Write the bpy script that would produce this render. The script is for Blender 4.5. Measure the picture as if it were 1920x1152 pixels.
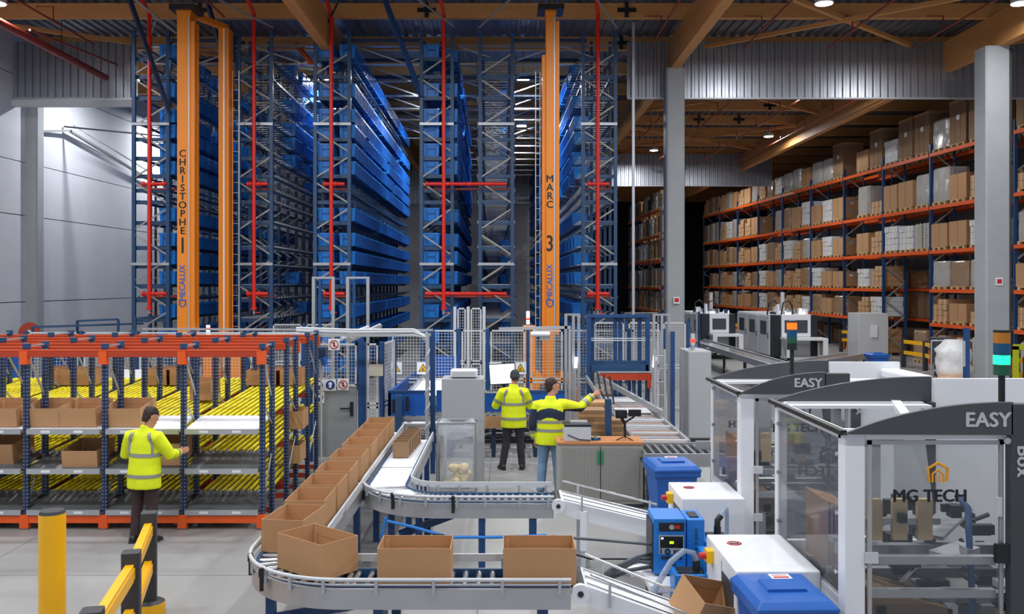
import bpy, bmesh, math, random
from mathutils import Vector, Matrix
random.seed(7)
PI=math.pi
R=math.radians
for o in list(bpy.data.objects): bpy.data.objects.remove(o)
SC=bpy.context.scene
COL=SC.collection
# ---------------------------------------------------------------- camera
F=1700.0; VX=950.0; HY=532.0; H=3.35
cd=bpy.data.cameras.new('camera'); cam=bpy.data.objects.new('camera',cd); COL.objects.link(cam)
cam.location=(0,0,H); cam.rotation_euler=(PI/2,0,0)
cd.sensor_width=36; cd.sensor_fit='HORIZONTAL'; cd.lens=36*F/1920
cd.shift_x=10/1920; cd.shift_y=-44/1920; cd.clip_end=300
SC.camera=cam
# ---------------------------------------------------------------- world, exposure
w=bpy.data.worlds.new('world'); SC.world=w; w.use_nodes=True
w.node_tree.nodes['Background'].inputs[0].default_value=(.75,.82,1.0,1)
w.node_tree.nodes['Background'].inputs[1].default_value=0.5
SC.view_settings.view_transform='Standard'; SC.view_settings.look='None'
SC.view_settings.gamma=1; SC.view_settings.use_curve_mapping=False
SC.view_settings.exposure=0.0
LAMP_W=235.0
LAMPS=[(x,y if not(y>20 and -10<x<5) else 18.6) for y in (1.5,8.0,14.5,24.0) for x in (-13.5,-8.0,-2.7,2.9,8.4,13.6)]
LAMPS+=[(.7,42.6),(13.2,45.7),(8.4,33.6),(11.2,35.2),(-6.9+.2,33),(-2.9,33),(.6,33),(-13.6,33),(-14.6,41),(8.2,50.5),(13.0,62),(-2.9,41)]
for (x,y) in LAMPS:
    ld=bpy.data.lights.new('high_bay_light','AREA'); ld.shape='DISK'; ld.size=.42
    ld.energy=LAMP_W*(1.0 if y<30 else (1.7 if x<-12 else 2.3) if x<4 else 1.7); ld.color=(.93,.96,1.0)
    lo=bpy.data.objects.new('high_bay_light',ld); COL.objects.link(lo); lo.location=(x,y,10.72)
# ---------------------------------------------------------------- materials
def lin(c):
    c=c.lstrip('#'); v=[int(c[i:i+2],16)/255 for i in (0,2,4)]
    return tuple((x/12.92 if x<=.04045 else ((x+.055)/1.055)**2.4) for x in v)+(1,)
MATS={}
def mat(name,col,rough=.5,metal=0,var=.12,scale=3,bump=0,bscale=40,emit=0,alpha=1,spec=.5,stretch=None,trans=0):
    m=bpy.data.materials.new(name); m.use_nodes=True; nt=m.node_tree; b=nt.nodes['Principled BSDF']
    c=lin(col) if isinstance(col,str) else col
    b.inputs['Base Color'].default_value=c; b.inputs['Roughness'].default_value=rough; b.inputs['Metallic'].default_value=metal
    b.inputs['Specular IOR Level'].default_value=spec
    tc=nt.nodes.new('ShaderNodeTexCoord')
    src=tc.outputs['Object']
    if stretch:
        mp=nt.nodes.new('ShaderNodeMapping'); mp.inputs['Scale'].default_value=stretch; nt.links.new(src,mp.inputs[0]); src=mp.outputs[0]
    if var:
        n=nt.nodes.new('ShaderNodeTexNoise'); n.inputs['Scale'].default_value=scale; n.inputs['Detail'].default_value=5
        nt.links.new(src,n.inputs['Vector'])
        mx=nt.nodes.new('ShaderNodeMix'); mx.data_type='RGBA'
        mx.inputs['A'].default_value=tuple(x*(1-var) for x in c[:3])+(1,); mx.inputs['B'].default_value=tuple(min(1,x*(1+var)) for x in c[:3])+(1,)
        nt.links.new(n.outputs['Fac'],mx.inputs['Factor']); nt.links.new(mx.outputs['Result'],b.inputs['Base Color'])
    if bump:
        n2=nt.nodes.new('ShaderNodeTexNoise'); n2.inputs['Scale'].default_value=bscale; n2.inputs['Detail'].default_value=4; nt.links.new(src,n2.inputs['Vector'])
        bp=nt.nodes.new('ShaderNodeBump'); bp.inputs['Strength'].default_value=bump; bp.inputs['Distance'].default_value=.02
        nt.links.new(n2.outputs['Fac'],bp.inputs['Height']); nt.links.new(bp.outputs[0],b.inputs['Normal'])
    if emit:
        b.inputs['Emission Color'].default_value=c; b.inputs['Emission Strength'].default_value=emit
    if alpha<1: b.inputs['Alpha'].default_value=alpha
    if trans: b.inputs['Transmission Weight'].default_value=trans
    MATS[name]=m; return m
def perforated(name,col,hole,pitch=.05):
    m=mat(name,col,.45,0,.15,4); nt=m.node_tree; b=nt.nodes['Principled BSDF']
    tc=nt.nodes.new('ShaderNodeTexCoord'); sp=nt.nodes.new('ShaderNodeSeparateXYZ'); nt.links.new(tc.outputs['Object'],sp.inputs[0])
    def mth(op,a,bb):
        n=nt.nodes.new('ShaderNodeMath'); n.operation=op
        for i,v in enumerate((a,bb)):
            if isinstance(v,(int,float)): n.inputs[i].default_value=v
            elif v is not None: nt.links.new(v,n.inputs[i])
        return n.outputs[0]
    z=mth('MULTIPLY',sp.outputs['Z'],1/pitch); fz=mth('FRACT',z,None); a=mth('LESS_THAN',mth('ABSOLUTE',mth('SUBTRACT',fz,.5),None),.2)
    xx=mth('ABSOLUTE',mth('SUBTRACT',mth('ABSOLUTE',sp.outputs['X'],None),.022),None); bb=mth('LESS_THAN',xx,.007)
    yy=mth('LESS_THAN',mth('ABSOLUTE',mth('SUBTRACT',mth('ABSOLUTE',sp.outputs['Y'],None),.018),None),.007)
    k=mth('MULTIPLY',a,mth('MAXIMUM',bb,yy))
    old=b.inputs['Base Color'].links[0].from_socket
    mx=nt.nodes.new('ShaderNodeMix'); mx.data_type='RGBA'; nt.links.new(k,mx.inputs['Factor']); nt.links.new(old,mx.inputs['A']); mx.inputs['B'].default_value=lin(hole)
    nt.links.new(mx.outputs['Result'],b.inputs['Base Color']); return m
M=MATS
mat('concrete_floor','#949290',.42,0,.32,.7,.08,9,spec=.45)
mat('precast','#d2d3d8',.8,0,.09,.9,.1,14)
mat('joint','#54555a',.9)
mat('column_concrete','#a5a7a9',.8,0,.12,1.6,.15,18)
mat('wood','#d09558',.6,0,.22,1.2,.1,8,stretch=(.5,.5,6))
mat('wood_y','#cc9052',.6,0,.22,1.2,.1,8,stretch=(3,.25,6))
mat('deck','#77797f',.45,.55,.1,1)
mat('zinc','#b4b8c0',.32,.85,.2,1.4,stretch=(5,5,.3))
mat('galv','#b9bcc0',.4,.55,.1,4)
mat('alu','#b7b8ba',.35,.6,.08,4)
mat('brace_grey','#a3a19b',.5,.2,.08,4)
mat('steel','#cfd1d3',.22,.9,.06,6)
mat('navy','#284a70',.42,0,.12,3)
mat('navy_dark','#20324e',.5,0,.15,3)
mat('frame_blue','#1c4475',.4,0,.1,3)
mat('guard_blue','#0f55ab',.4,0,.08,2)
mat('tote_blue','#1b82dc',.38,0,.16,2.2)
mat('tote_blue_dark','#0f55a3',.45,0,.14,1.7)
mat('rack_orange','#ea5c1c',.45,0,.1,3)
mat('beam_red','#b83d1c',.48,0,.1,3)
mat('crane_orange','#e8861a',.42,0,.06,1.2)
mat('pipe_red','#dd2618',.38,0,.06,3)
mat('pipe_dark_red','#8e3224',.45,0,.08,3)
mat('rail_yellow','#f5b50c',.38,0,.04,3)
mat('roller_yellow','#f0dc18',.4,0,.05,6)
mat('post_black','#35363a',.6,0,.1,5,.1,60)
mat('black','#18191c',.45)
mat('dark_metal','#3a3c40',.4,.6)
mat('cardboard','#b98d63',.85,0,.06,2.5,.05,70)
mat('cardboard_dark','#957557',.85,0,.08,2.5,.05,70)
mat('cardboard_light','#c6a37a',.85,0,.07,2.5)
mat('tape','#d8c49c',.4)
mat('pallet_wood','#c9a877',.8,0,.18,5)
mat('wrap','#b5afa8',.22,0,.25,2.2,.8,4,spec=.8)
mat('wrap_brown','#a08468',.25,0,.25,2.2,.8,4,spec=.8)
mat('white_box','#d9dadc',.6,0,.1,3)
mat('white_paint','#e6e7ea',.35,0,.03,2)
mat('grey_paint','#c4c6c8',.45,0,.04,2)
mat('cab_grey','#a9abac',.5,0,.05,2)
mat('cab_grey_dark','#8e9192',.5,0,.05,2)
mat('tambour','#a09e97',.55,0,.05,2)
mat('cab_wood','#c4814f',.45,0,.15,3,stretch=(.5,5,5))
mat('charcoal','#3f4144',.5,0,.06,3)
mat('valance','#47484b',.45,0,.06,3)
mat('easy_letter','#b9bbbb',.5)
mat('glass','#6f777d',.04,0,0,alpha=.16,spec=.5)
mat('smoked','#63666e',.05,0,0,alpha=.34,spec=.5)
mat('bag_plastic','#e4e8ee',.15,0,0,bump=1.0,bscale=7,alpha=.26,spec=1)
mat('bag_white','#d6d5d3',.35,0,.3,5,1,6)
mat('bag_beige','#c9a48c',.4,0,.1,3,.8,7)
mat('tray_dark','#66696c',.4,.3,.15,3)
mat('roller_dark','#85868a',.38,.6,.25,2)
mat('roller_brown','#8d6a55',.45,.3,.2,2)
mat('bin_blue','#1c5cae',.38,0,.06,3)
mat('glue_blue','#1b76c8',.35,0,.05,3)
mat('hose','#9fb0c4',.15,0,0,alpha=.6,spec=.8)
mat('cable_grey','#5b6066',.5)
mat('cable_blue','#2a7fd0',.4)
mat('hi_vis','#e2ee12',.75,0,.1,6,.6,7)
mat('reflective','#9a9a92',.35,.2,.05)
mat('jacket_navy','#1e2a42',.8,0,.1,6,.5,7)
mat('jeans','#6d8ba6',.9,0,.25,7,.6,8)
mat('trousers','#34323a',.9,0,.2,7,.6,8)
mat('trousers_brown','#3c2b2b',.85,0,.2,7,.6,8)
mat('skin','#c98d72',.55,0,.06,8)
mat('hair','#33231b',.7,0,.25,30,.6,60)
mat('beanie','#3b3d45',.9,0,.15,30,.5,50)
mat('shoe','#1f1f22',.5)
mat('sole','#2d2d2f',.7)
mat('sign_white','#e9e9ea',.5)
mat('sign_blue','#1b3f86',.5)
mat('sign_red','#c02222',.5)
mat('sign_yellow','#edb90e',.5)
mat('sign_tan','#b9b2a4',.6)
mat('screen','#eef6fa',.3,0,0,emit=1.6)
mat('screen_dark','#10181c',.2)
mat('screen_green','#a9e31c',.4,0,0,emit=1.2)
mat('lamp_glow','#f4f8ff',.4,0,0,emit=14)
mat('led_amber','#ff5c0a',.4,0,0,emit=1.8)
mat('led_red','#ff2a1c',.4,0,0,emit=3.0)
mat('led_green','#18f590',.4,0,0,emit=2.2)
mat('led_white','#f4f6ff',.4,0,0,emit=3.5)
mat('lens_amber','#b5701c',.3)
mat('lens_blue','#0f4a6e',.3)
mat('lens_green','#17533f',.3)
mat('glow_white','#eef2fb',.4,0,0,emit=.3)  # faint glow painted in for brightly lit white surfaces
mat('text_black','#17181a',.5)
mat('text_blue','#2360b4',.5)
mat('text_orange','#e59a1c',.5)
mat('foam','#ecd9a0',.7,0,.08,6)
mat('beige','#c9ad84',.55,0,.06,4)
mat('interior_brown','#76583b',.6,0,.2,4)
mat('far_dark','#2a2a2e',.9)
mat('lime','#b9c21c',.5)
mat('green_plastic','#2f8a5c',.4)
perforated('post_perf','#1b2c4c','#75839c')
mat('yellow_frame','#e8c21a',.5)
# ---------------------------------------------------------------- geometry helpers
class MB:
    def __init__(s): s.v=[]; s.f=[]; s.m=[]; s.sm=[]; s.mats=[]
    def mi(s,m):
        if m is None: m=s.mats[0] if s.mats else 'galv'
        if m not in s.mats: s.mats.append(m)
        return s.mats.index(m)
    def add(s,vs,fs,m=None,smooth=False):
        b=len(s.v); s.v+= [tuple(v) for v in vs]; k=s.mi(m)
        for f in fs: s.f.append(tuple(i+b for i in f)); s.m.append(k); s.sm.append(smooth)
        return s
    def box(s,x0,y0,z0,x1,y1,z1,m=None):
        if x0>x1:x0,x1=x1,x0
        if y0>y1:y0,y1=y1,y0
        if z0>z1:z0,z1=z1,z0
        return s.add([(x0,y0,z0),(x1,y0,z0),(x1,y1,z0),(x0,y1,z0),(x0,y0,z1),(x1,y0,z1),(x1,y1,z1),(x0,y1,z1)],
          [(0,3,2,1),(4,5,6,7),(0,1,5,4),(1,2,6,5),(2,3,7,6),(3,0,4,7)],m)
    def cbox(s,c,d,m=None): return s.box(c[0]-d[0]/2,c[1]-d[1]/2,c[2]-d[2]/2,c[0]+d[0]/2,c[1]+d[1]/2,c[2]+d[2]/2,m)
    def bar(s,p,q,w=.05,h=.05,m=None,up=(0,0,1)):
        p=Vector(p);q=Vector(q);d=(q-p).normalized();u=Vector(up)
        if abs(d.dot(u))>.98: u=Vector((0,1,0))
        a=d.cross(u).normalized()*w/2; b=a.cross(d).normalized()*h/2
        vs=[p-a-b,p+a-b,p+a+b,p-a+b,q-a-b,q+a-b,q+a+b,q-a+b]
        return s.add(vs,[(0,1,2,3),(7,6,5,4),(0,4,5,1),(1,5,6,2),(2,6,7,3),(3,7,4,0)],m)
    def cyl(s,p,q,r=.02,n=12,m=None,r2=None,cap=True):
        p=Vector(p);q=Vector(q);d=(q-p).normalized();u=Vector((0,0,1)) if abs(d.z)<.9 else Vector((1,0,0))
        a=d.cross(u).normalized();b=a.cross(d);r2=r if r2 is None else r2
        vs=[p+(a*math.cos(t)+b*math.sin(t))*r for t in [2*PI*i/n for i in range(n)]]+[q+(a*math.cos(t)+b*math.sin(t))*r2 for t in [2*PI*i/n for i in range(n)]]
        s.add(vs,[(i,(i+1)%n,n+(i+1)%n,n+i)[::-1] for i in range(n)],m,True)
        if cap: s.add(vs,[tuple(range(n)),tuple(range(2*n-1,n-1,-1))],m)
        return s
    def tube(s,pts,r=.02,n=8,m=None,rad=None):
        pts=[Vector(p) for p in pts]; N=len(pts); vs=[]; prev=None
        for i,p in enumerate(pts):
            d=(pts[min(i+1,N-1)]-pts[max(i-1,0)]).normalized()
            if prev is None:
                u=Vector((0,0,1)) if abs(d.z)<.9 else Vector((1,0,0)); a=d.cross(u).normalized()
            else: a=(prev-d*prev.dot(d)).normalized()
            prev=a; b=d.cross(a); rr=rad[i] if rad else r
            vs+=[p+(a*math.cos(2*PI*k/n)+b*math.sin(2*PI*k/n))*rr for k in range(n)]
        fs=[(i*n+k,i*n+(k+1)%n,(i+1)*n+(k+1)%n,(i+1)*n+k) for i in range(N-1) for k in range(n)]
        s.add(vs,fs,m,True); s.add(vs,[tuple(range(n-1,-1,-1)),tuple(range((N-1)*n,N*n))],m); return s
    def prism(s,poly,y0,y1,m=None,axis='y'):
        n=len(poly)
        def P(a,b,t): return {'y':(a,t,b),'x':(t,a,b),'z':(a,b,t)}[axis]
        vs=[P(a,b,y0) for a,b in poly]+[P(a,b,y1) for a,b in poly]
        return s.add(vs,[tuple(range(n)),tuple(range(2*n-1,n-1,-1))]+[(i,n+i,n+(i+1)%n,(i+1)%n) for i in range(n)],m)
    def rings(s,rs,m=None,smooth=True,cap=True):
        n=len(rs[0]); vs=[v for r in rs for v in r]
        s.add(vs,[(i*n+k,i*n+(k+1)%n,(i+1)*n+(k+1)%n,(i+1)*n+k) for i in range(len(rs)-1) for k in range(n)],m,smooth)
        if cap: s.add(vs,[tuple(range(n-1,-1,-1)),tuple(range((len(rs)-1)*n,len(rs)*n))],m,smooth)
        return s
    def sphere(s,c,r,m=None,nu=14,nv=8,sc=(1,1,1)):
        c=Vector(c); rs=[]
        for j in range(nv+1):
            t=-PI/2+PI*(j+.02)/(nv+.04); rs.append([c+Vector((math.cos(t)*math.cos(2*PI*i/nu)*sc[0],math.cos(t)*math.sin(2*PI*i/nu)*sc[1],math.sin(t)*sc[2]))*r for i in range(nu)])
        return s.rings(rs,m)
    def sweep(s,path,t,z0,z1,m=None,closed=False):
        P=[Vector((a,b,0)) for a,b in path];N=len(P);L=[];Rr=[]
        for i,p in enumerate(P):
            d=(P[min(i+1,N-1)]-P[max(i-1,0)]).normalized();n=Vector((-d.y,d.x,0))*t/2;L.append(p+n);Rr.append(p-n)
        vs=[];
        for a,b in zip(L,Rr): vs+=[(a.x,a.y,z0),(b.x,b.y,z0),(b.x,b.y,z1),(a.x,a.y,z1)]
        fs=[(i*4+k,i*4+(k+1)%4,(i+1)*4+(k+1)%4,(i+1)*4+k) for i in range(N-1) for k in range(4)]+[(3,2,1,0),((N-1)*4,(N-1)*4+1,(N-1)*4+2,(N-1)*4+3)]
        return s.add(vs,fs,m)
    def mesh(s,name='mesh'):
        me=bpy.data.meshes.new(name); me.from_pydata(s.v,[],s.f)
        for m in s.mats: me.materials.append(MATS[m])
        me.polygons.foreach_set('material_index',s.m); me.polygons.foreach_set('use_smooth',s.sm); me.update(); return me
    def build(s,name,parent=None,loc=None,bevel=0,rot=None,flip=True):
        me=s.mesh(name)
        if flip:
            bm=bmesh.new(); bm.from_mesh(me)
            if len(bm.faces)<30000: bmesh.ops.recalc_face_normals(bm,faces=bm.faces)
            bm.to_mesh(me); bm.free()
        o=bpy.data.objects.new(name,me); COL.objects.link(o)
        if parent: o.parent=parent
        if loc is not None: o.location=loc
        if rot is not None: o.rotation_euler=rot
        if bevel:
            b=o.modifiers.new('bevel','BEVEL'); b.width=bevel; b.segments=2; b.limit_method='ANGLE'
        return o
def tag(o,label=None,cat=None,group=None,kind=None):
    if label: o['label']=label
    if cat: o['category']=cat
    if group: o['group']=group
    if kind: o['kind']=kind
    return o
def thing(name,label,cat,loc=(0,0,0),rz=0,group=None):
    o=bpy.data.objects.new(name,None); COL.objects.link(o); o.location=loc; o.rotation_euler=(0,0,rz); o.empty_display_size=.1
    return tag(o,label,cat,group)
def dup(root,loc=None,rz=None,label=None,group=None,parent=None):
    r=root.copy(); COL.objects.link(r)
    if loc is not None: r.location=loc
    if rz is not None: r.rotation_euler=(0,0,rz)
    if label: r['label']=label
    if group: r['group']=group
    if parent: r.parent=parent
    for ch in root.children:
        c=ch.copy(); COL.objects.link(c); c.parent=r
        for g in ch.children:
            d=g.copy(); COL.objects.link(d); d.parent=c
    return r
def copy_mesh(o,loc,parent=None,rot=None):
    c=o.copy(); COL.objects.link(c); c.location=loc
    if parent: c.parent=parent
    if rot is not None: c.rotation_euler=rot
    return c
def text(s,size,m,name,parent,loc,rot,depth=.002,spacing=1,bold=0,align='CENTER',line=1):
    cu=bpy.data.curves.new('lettering','FONT'); cu.body=s; cu.size=size; cu.extrude=depth; cu.align_x=align; cu.align_y='CENTER'
    cu.space_character=spacing; cu.offset=0; cu.space_line=line; cu.resolution_u=3
    t=bpy.data.objects.new('t',cu); COL.objects.link(t); dg=bpy.context.evaluated_depsgraph_get(); dg.update()
    me=bpy.data.meshes.new_from_object(t.evaluated_get(dg)); bpy.data.objects.remove(t)
    if bold:
        V=[tuple(v.co) for v in me.vertices]; Fs=[tuple(p.vertices) for p in me.polygons]; nv=[];nf=[]
        for i,(dx,dy) in enumerate(((-bold,0),(bold,0),(0,bold*.6),(0,-bold*.6))):
            nf+=[tuple(k+len(nv) for k in f) for f in Fs]; nv+=[(a+dx,b+dy,c+i*.0001) for a,b,c in V]
        me=bpy.data.meshes.new(name); me.from_pydata(nv,[],nf)
    me.materials.clear(); me.materials.append(MATS[m]); me.polygons.foreach_set('material_index',[0]*len(me.polygons))
    o=bpy.data.objects.new(name,me); COL.objects.link(o); o.parent=parent; o.location=loc; o.rotation_euler=rot; return o
def fuse(mb,name,parent,voxel,m,smooth=2,paint=None,mats=None):
    me=mb.mesh(name); o=bpy.data.objects.new(name,me); COL.objects.link(o)
    md=o.modifiers.new('r','REMESH'); md.mode='VOXEL'; md.voxel_size=voxel; md.use_smooth_shade=True
    if smooth:
        sm=o.modifiers.new('s','SMOOTH'); sm.iterations=smooth; sm.factor=.5
    dg=bpy.context.evaluated_depsgraph_get(); dg.update()
    m2=bpy.data.meshes.new_from_object(o.evaluated_get(dg)); bpy.data.objects.remove(o)
    m2.materials.clear()
    for k in (mats or [m]): m2.materials.append(MATS[k])
    if paint:
        m2.polygons.foreach_set('material_index',[paint(p.center) for p in m2.polygons])
    else: m2.polygons.foreach_set('material_index',[0]*len(m2.polygons))
    m2.polygons.foreach_set('use_smooth',[True]*len(m2.polygons))
    o=bpy.data.objects.new(name,m2); COL.objects.link(o); o.parent=parent; return o
def struct(name,mb,loc=None,parent=None):
    o=mb.build(name,parent,loc)
    if parent is None: o['kind']='structure'
    return o
def px(x,y,d): return Vector(((x-VX)*d/F,d,H-(y-HY)*d/F))
# ================================================================ THE SETTING
struct('floor',MB().box(-32,-6,-.12,34,98,0,'concrete_floor'))
# floor expansion joints
fj=bpy.data.objects['floor']
for yy in (5.2,10.4,17.8,24,30): MB().box(-16,yy-.004,.0,26,yy+.004,.0012,'joint').build('floor_joint',fj)
for xx in (-6.2,-.3,5.5,11.4): MB().box(xx-.004,-4,.0,xx+.004,60,.0012,'joint').build('floor_joint',fj)
# ceiling deck: trapezoid profile running along Y
mb=MB(); prof=[]; x=-18.4
while x<30: prof+=[(x,11.86),(x+.14,11.86),(x+.18,11.8),(x+.28,11.8)]; x+=.32
vs=[];fs=[]
for i,(a,b) in enumerate(prof): vs+=[(a,-4,b),(a,97,b)]
for i in range(len(prof)-1): fs.append((2*i,2*i+1,2*i+3,2*i+2))
mb.add(vs,fs,'deck'); mb.box(-18.4,-4,11.9,30,97,12.0,'deck')
ceil=struct('ceiling',mb)
# glulam purlins across and main beams along
pur=MB().box(-17.6,-.1,11.33,29,.1,11.77,'wood')
p0=None
for y in (9,12.6,16.2,19.8,23.4,27.3,31.0,34.6,38.2,41.8,45.4,49,52.6,56.4,60,64,68,72,76,80,84,88):
    if p0 is None: p0=pur.build('purlin',ceil,(0,y,0)); p0.location=(0,y,0)
    else: copy_mesh(p0,(0,y,0),ceil)
for x in (-5.4,5.47,14.6,23.7):
    MB().box(x-.15,8,10.35,x+.15,95,11.33,'wood_y').build('main_beam',ceil)
# slender wind braces under the roof
for (a,b) in [((5.6,23,11.25),(14.4,31,11.25)),((14.4,34,11.25),(5.6,42,11.25)),((5.6,34,11.25),(14.4,42,11.25)),((14.6,23,11.2),(5.5,31,11.2)),
              ((-16,27,11.2),(-5.6,34,11.2)),((5.6,45,11.2),(14.4,53,11.2)),((14.4,45,11.2),(5.6,53,11.2)),((14.8,31,11.2),(23.5,23,11.2))]:
    MB().bar(a,b,.14,.12,'wood').build('wind_brace',ceil)
# black steel cross connectors on the purlin faces
cc=None
for (x,y) in [(-9.2,31),(-9.2,27.3),(-2.4,27.3),(3.6,27.3),(3.9,31),(6.3,27.3),(11.2,38.2),(12.1,41.8),(10.6,38.2),(11.6,45.4),(15.6,27.3),(13.1,31),(9.6,45.4)]:
    if cc is None:
        m_=MB().box(-.28,-.02,-.06,.28,.02,.06,'black'); m_.box(-.06,-.025,-.22,.06,.025,.22,'black'); cc=m_.build('beam_connector',ceil,(x,y-.13,11.55))
    else: copy_mesh(cc,(x,y-.13,11.55),ceil)
# corrugated fascia sheets (fire curtain)
def fascia(name,x0,x1,y,z0,z1,along='x'):
    mb=MB(); pr=[]; x=x0
    k=0
    while x<x1-.01:
        pr+=[(x,0),(x+.11,0),(x+.14,.055),(x+.22,.055)]; x+=.25
    vs=[];fs=[]
    for a,b in pr:
        P=(a,y-b) if along=='x' else (y-b,a)
        vs+=[(P[0],P[1],z0),(P[0],P[1],z1)]
    for i in range(len(pr)-1): fs.append((2*i,2*i+1,2*i+3,2*i+2))
    mb.add(vs,fs,'zinc')
    if along=='x': mb.box(x0,y-.08,z0-.05,x1,y+.06,z0,'galv'); mb.box(x0,y+.01,z0,x1,y+.05,z1,'galv')
    else: mb.box(y-.08,x0,z0-.05,y+.06,x1,z0,'galv'); mb.box(y+.01,x0,z0,y+.05,x1,z1,'galv')
    return struct(name,mb)
fascia('trim_1',-16.9,-12.35,30,9.5,11.35)
fascia('trim_2',3.98,27,30,9.5,11.35)
fascia('trim_3',6.4,16.4,56,9.4,11.35)
fascia('trim_4',-16,3.9,63.9,9.0,11.75)
struct('wall_rear',MB().box(-16,64.3,-.1,3.9,64.5,11.8,'precast'))
# back wall, right wall
struct('wall_back',MB().box(-30,96,-.1,30,96.3,12.2,'far_dark'))  # darkness of the far zone is put into this wall's colour
struct('wall_right',MB().box(27.6,-4,-.1,27.9,96,12.2,'precast'))
# left wall of precast panels (its own plane, turned 1.1 deg)
wl=MB().box(-.3,-6,0,-.14,66,12.1,'joint').build('wall_left'); wl['kind']='structure'; wl.location=(-16.9,0,0); wl.rotation_euler=(0,0,-R(1.1))
zs=[0,2.73,5.65,7.45,10.3,11.8]; ys=[-6,6,18,31.3,44,55,66]
for i in range(len(ys)-1):
    for j in range(5):
        MB().box(-.14,ys[i]+.012,zs[j]+.014,0,ys[i+1]-.012,zs[j+1]-.014,'precast').build('wall_panel',wl)
def world_left(y): return -16.9+math.tan(R(1.1))*y
# strip under the fascia and sectional-door track on the left wall
tr=thing('door_track','grey overhead sectional door track curving along the left wall','door track')
zx=world_left(34)
m_=MB().bar((-16.25,31,8.55),(-16.0,33.2,8.95),.1,.08,'cab_grey_dark').bar((-16.0,33.2,8.95),(-15.95,41.5,7.85),.1,.08,'cab_grey_dark')
m_.build('track_rail',tr)
MB().bar((-15.85,33.2,9.15),(-15.85,41.5,8.15),.04,.04,'galv').build('torsion_rod',tr)
MB().bar((-16.2,33.2,9.1),(-12.6,33.2,8.75),.09,.05,'charcoal').build('track_bracket',tr)
MB().bar((-16.1,41.5,0),(-16.1,41.5,7.9),.14,.12,'black').build('track_post',tr)
lb=MB().box(-16.6,29.9,9.2,-12.3,30.1,9.42,'grey_paint'); tag(lb.build('trim_5'),kind='structure')
# concrete columns
def column(x,y,w,ztop,lab):
    t=thing('concrete_column',lab,'column',(x,y,0))
    c=.05; h=w/2
    poly=[(-h+c,-h),(h-c,-h),(h,-h+c),(h,h-c),(h-c,h),(-h+c,h),(-h,h-c),(-h,-h+c)]
    MB().prism(poly,0,ztop,'column_concrete','z').build('shaft',t)
    return t
c1=column(5.47,30-.35,.6,10.35,'square grey concrete column right of the tall blue racks')
c2=column(14.45,27,.72,10.35,'thick grey concrete column in front of the pallet racks at right')
c3=column(-16.18,31.0,.5,10.35,'pale concrete column built against the left wall')
for (t,zz,ww) in ((c1,2.7,.28),(c2,3.3,.28)):
    MB().box(-.1,-ww-.1,zz,.1,-ww-.06,zz+.22,'sign_white').box(-.07,-ww-.105,zz+.05,.07,-ww-.1,zz+.18,'sign_red').build('fire_sign',t,(0.02,0,0))
# slim steel pole beside the fascia and rainwater-like conduit on the thick column
tag(MB().box(3.82,27.6,0,3.9,27.7,11.3,'galv').build('steel_pole'),'slim galvanised steel pole rising beside the rightmost blue rack','pole')
tag(MB().cyl((14.86,26.72,0),(14.86,26.72,10.3),.025,8,'charcoal').build('cable_conduit'),'thin dark conduit running up the thick right column','conduit')
# high-bay lamps
lamp=None
for i,(x,y) in enumerate(LAMPS):
    O_=['first','second','third','fourth','fifth','sixth']
    rows=['behind the camera','above the front conveyor','above the workers','at the photo top']
    if i<24: lab='round ceiling lamp, %s from left, row %s'%(O_[i%6],rows[i//6])
    else: lab='round high-bay lamp '+['glowing down the right crane aisle','glowing above the pallet racks beyond the fascia','behind the fascia beside the grey column','behind the fascia near the thick column','above the first crane aisle','above the wide aisle','above the right crane aisle near its front','near the left wall beyond the fascia','far back near the left wall','beyond the second fascia, left one','beyond the second fascia, right one','deep above the wide aisle'][i-24]
    if lamp is None:
        lamp=thing('high_bay_lamp',lab,'lamp',(x,y,10.75),0,'high-bay lamps under the roof')
        MB().cyl((0,0,0.02),(0,0,.12),.24,20,'grey_paint').cyl((0,0,.12),(0,0,.26),.12,14,'grey_paint').build('housing',lamp)
        MB().cyl((0,0,.002),(0,0,.02),.22,20,'lamp_glow').build('diffuser',lamp)
        MB().cyl((0,0,.26),(0,0,1.05),.012,6,'black').build('suspension_rod',lamp)
    else: dup(lamp,(x,y,10.75),label=lab)
# ceiling sprinkler pipes (thin dark red, along Y with droppers)
for i,(x,y0,y1,z) in enumerate([(4.6,14,29,10.9),(7.6,14,29,10.9),(10.3,14,29,10.9),(13.0,14,29,10.9),(6.6,32,55,10.5),(8.8,32,55,10.5),(11.4,32,55,10.5),(13.6,32,55,10.5),(-8.1,17,26,11.0),(-13.2,17,29,11.0),(17.2,14,29,10.9)]):
    names=['first','second','third','fourth']
    where=('before the corrugated fascia, %s from its left end'%names[i]) if i<4 else ('beyond the corrugated fascia, %s pipe from the left'%names[i-4]) if i<8 else ['above the left crane mast','near the left wall column','beyond the right column'][i-8]
    t=thing('sprinkler_pipe','thin dark red sprinkler pipe '+where,'pipe',(x,y0,z))
    MB().cyl((0,0,0),(0,y1-y0,0),.03,8,'pipe_dark_red').build('main_run',t)
    yy=2.2
    while yy<y1-y0:
        MB().cyl((0,yy,0),(0,yy,.42),.02,6,'pipe_dark_red').cyl((0,yy,.42),(-.5,yy,.42),.015,6,'pipe_dark_red').build('dropper',t); yy+=3.6
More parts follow.
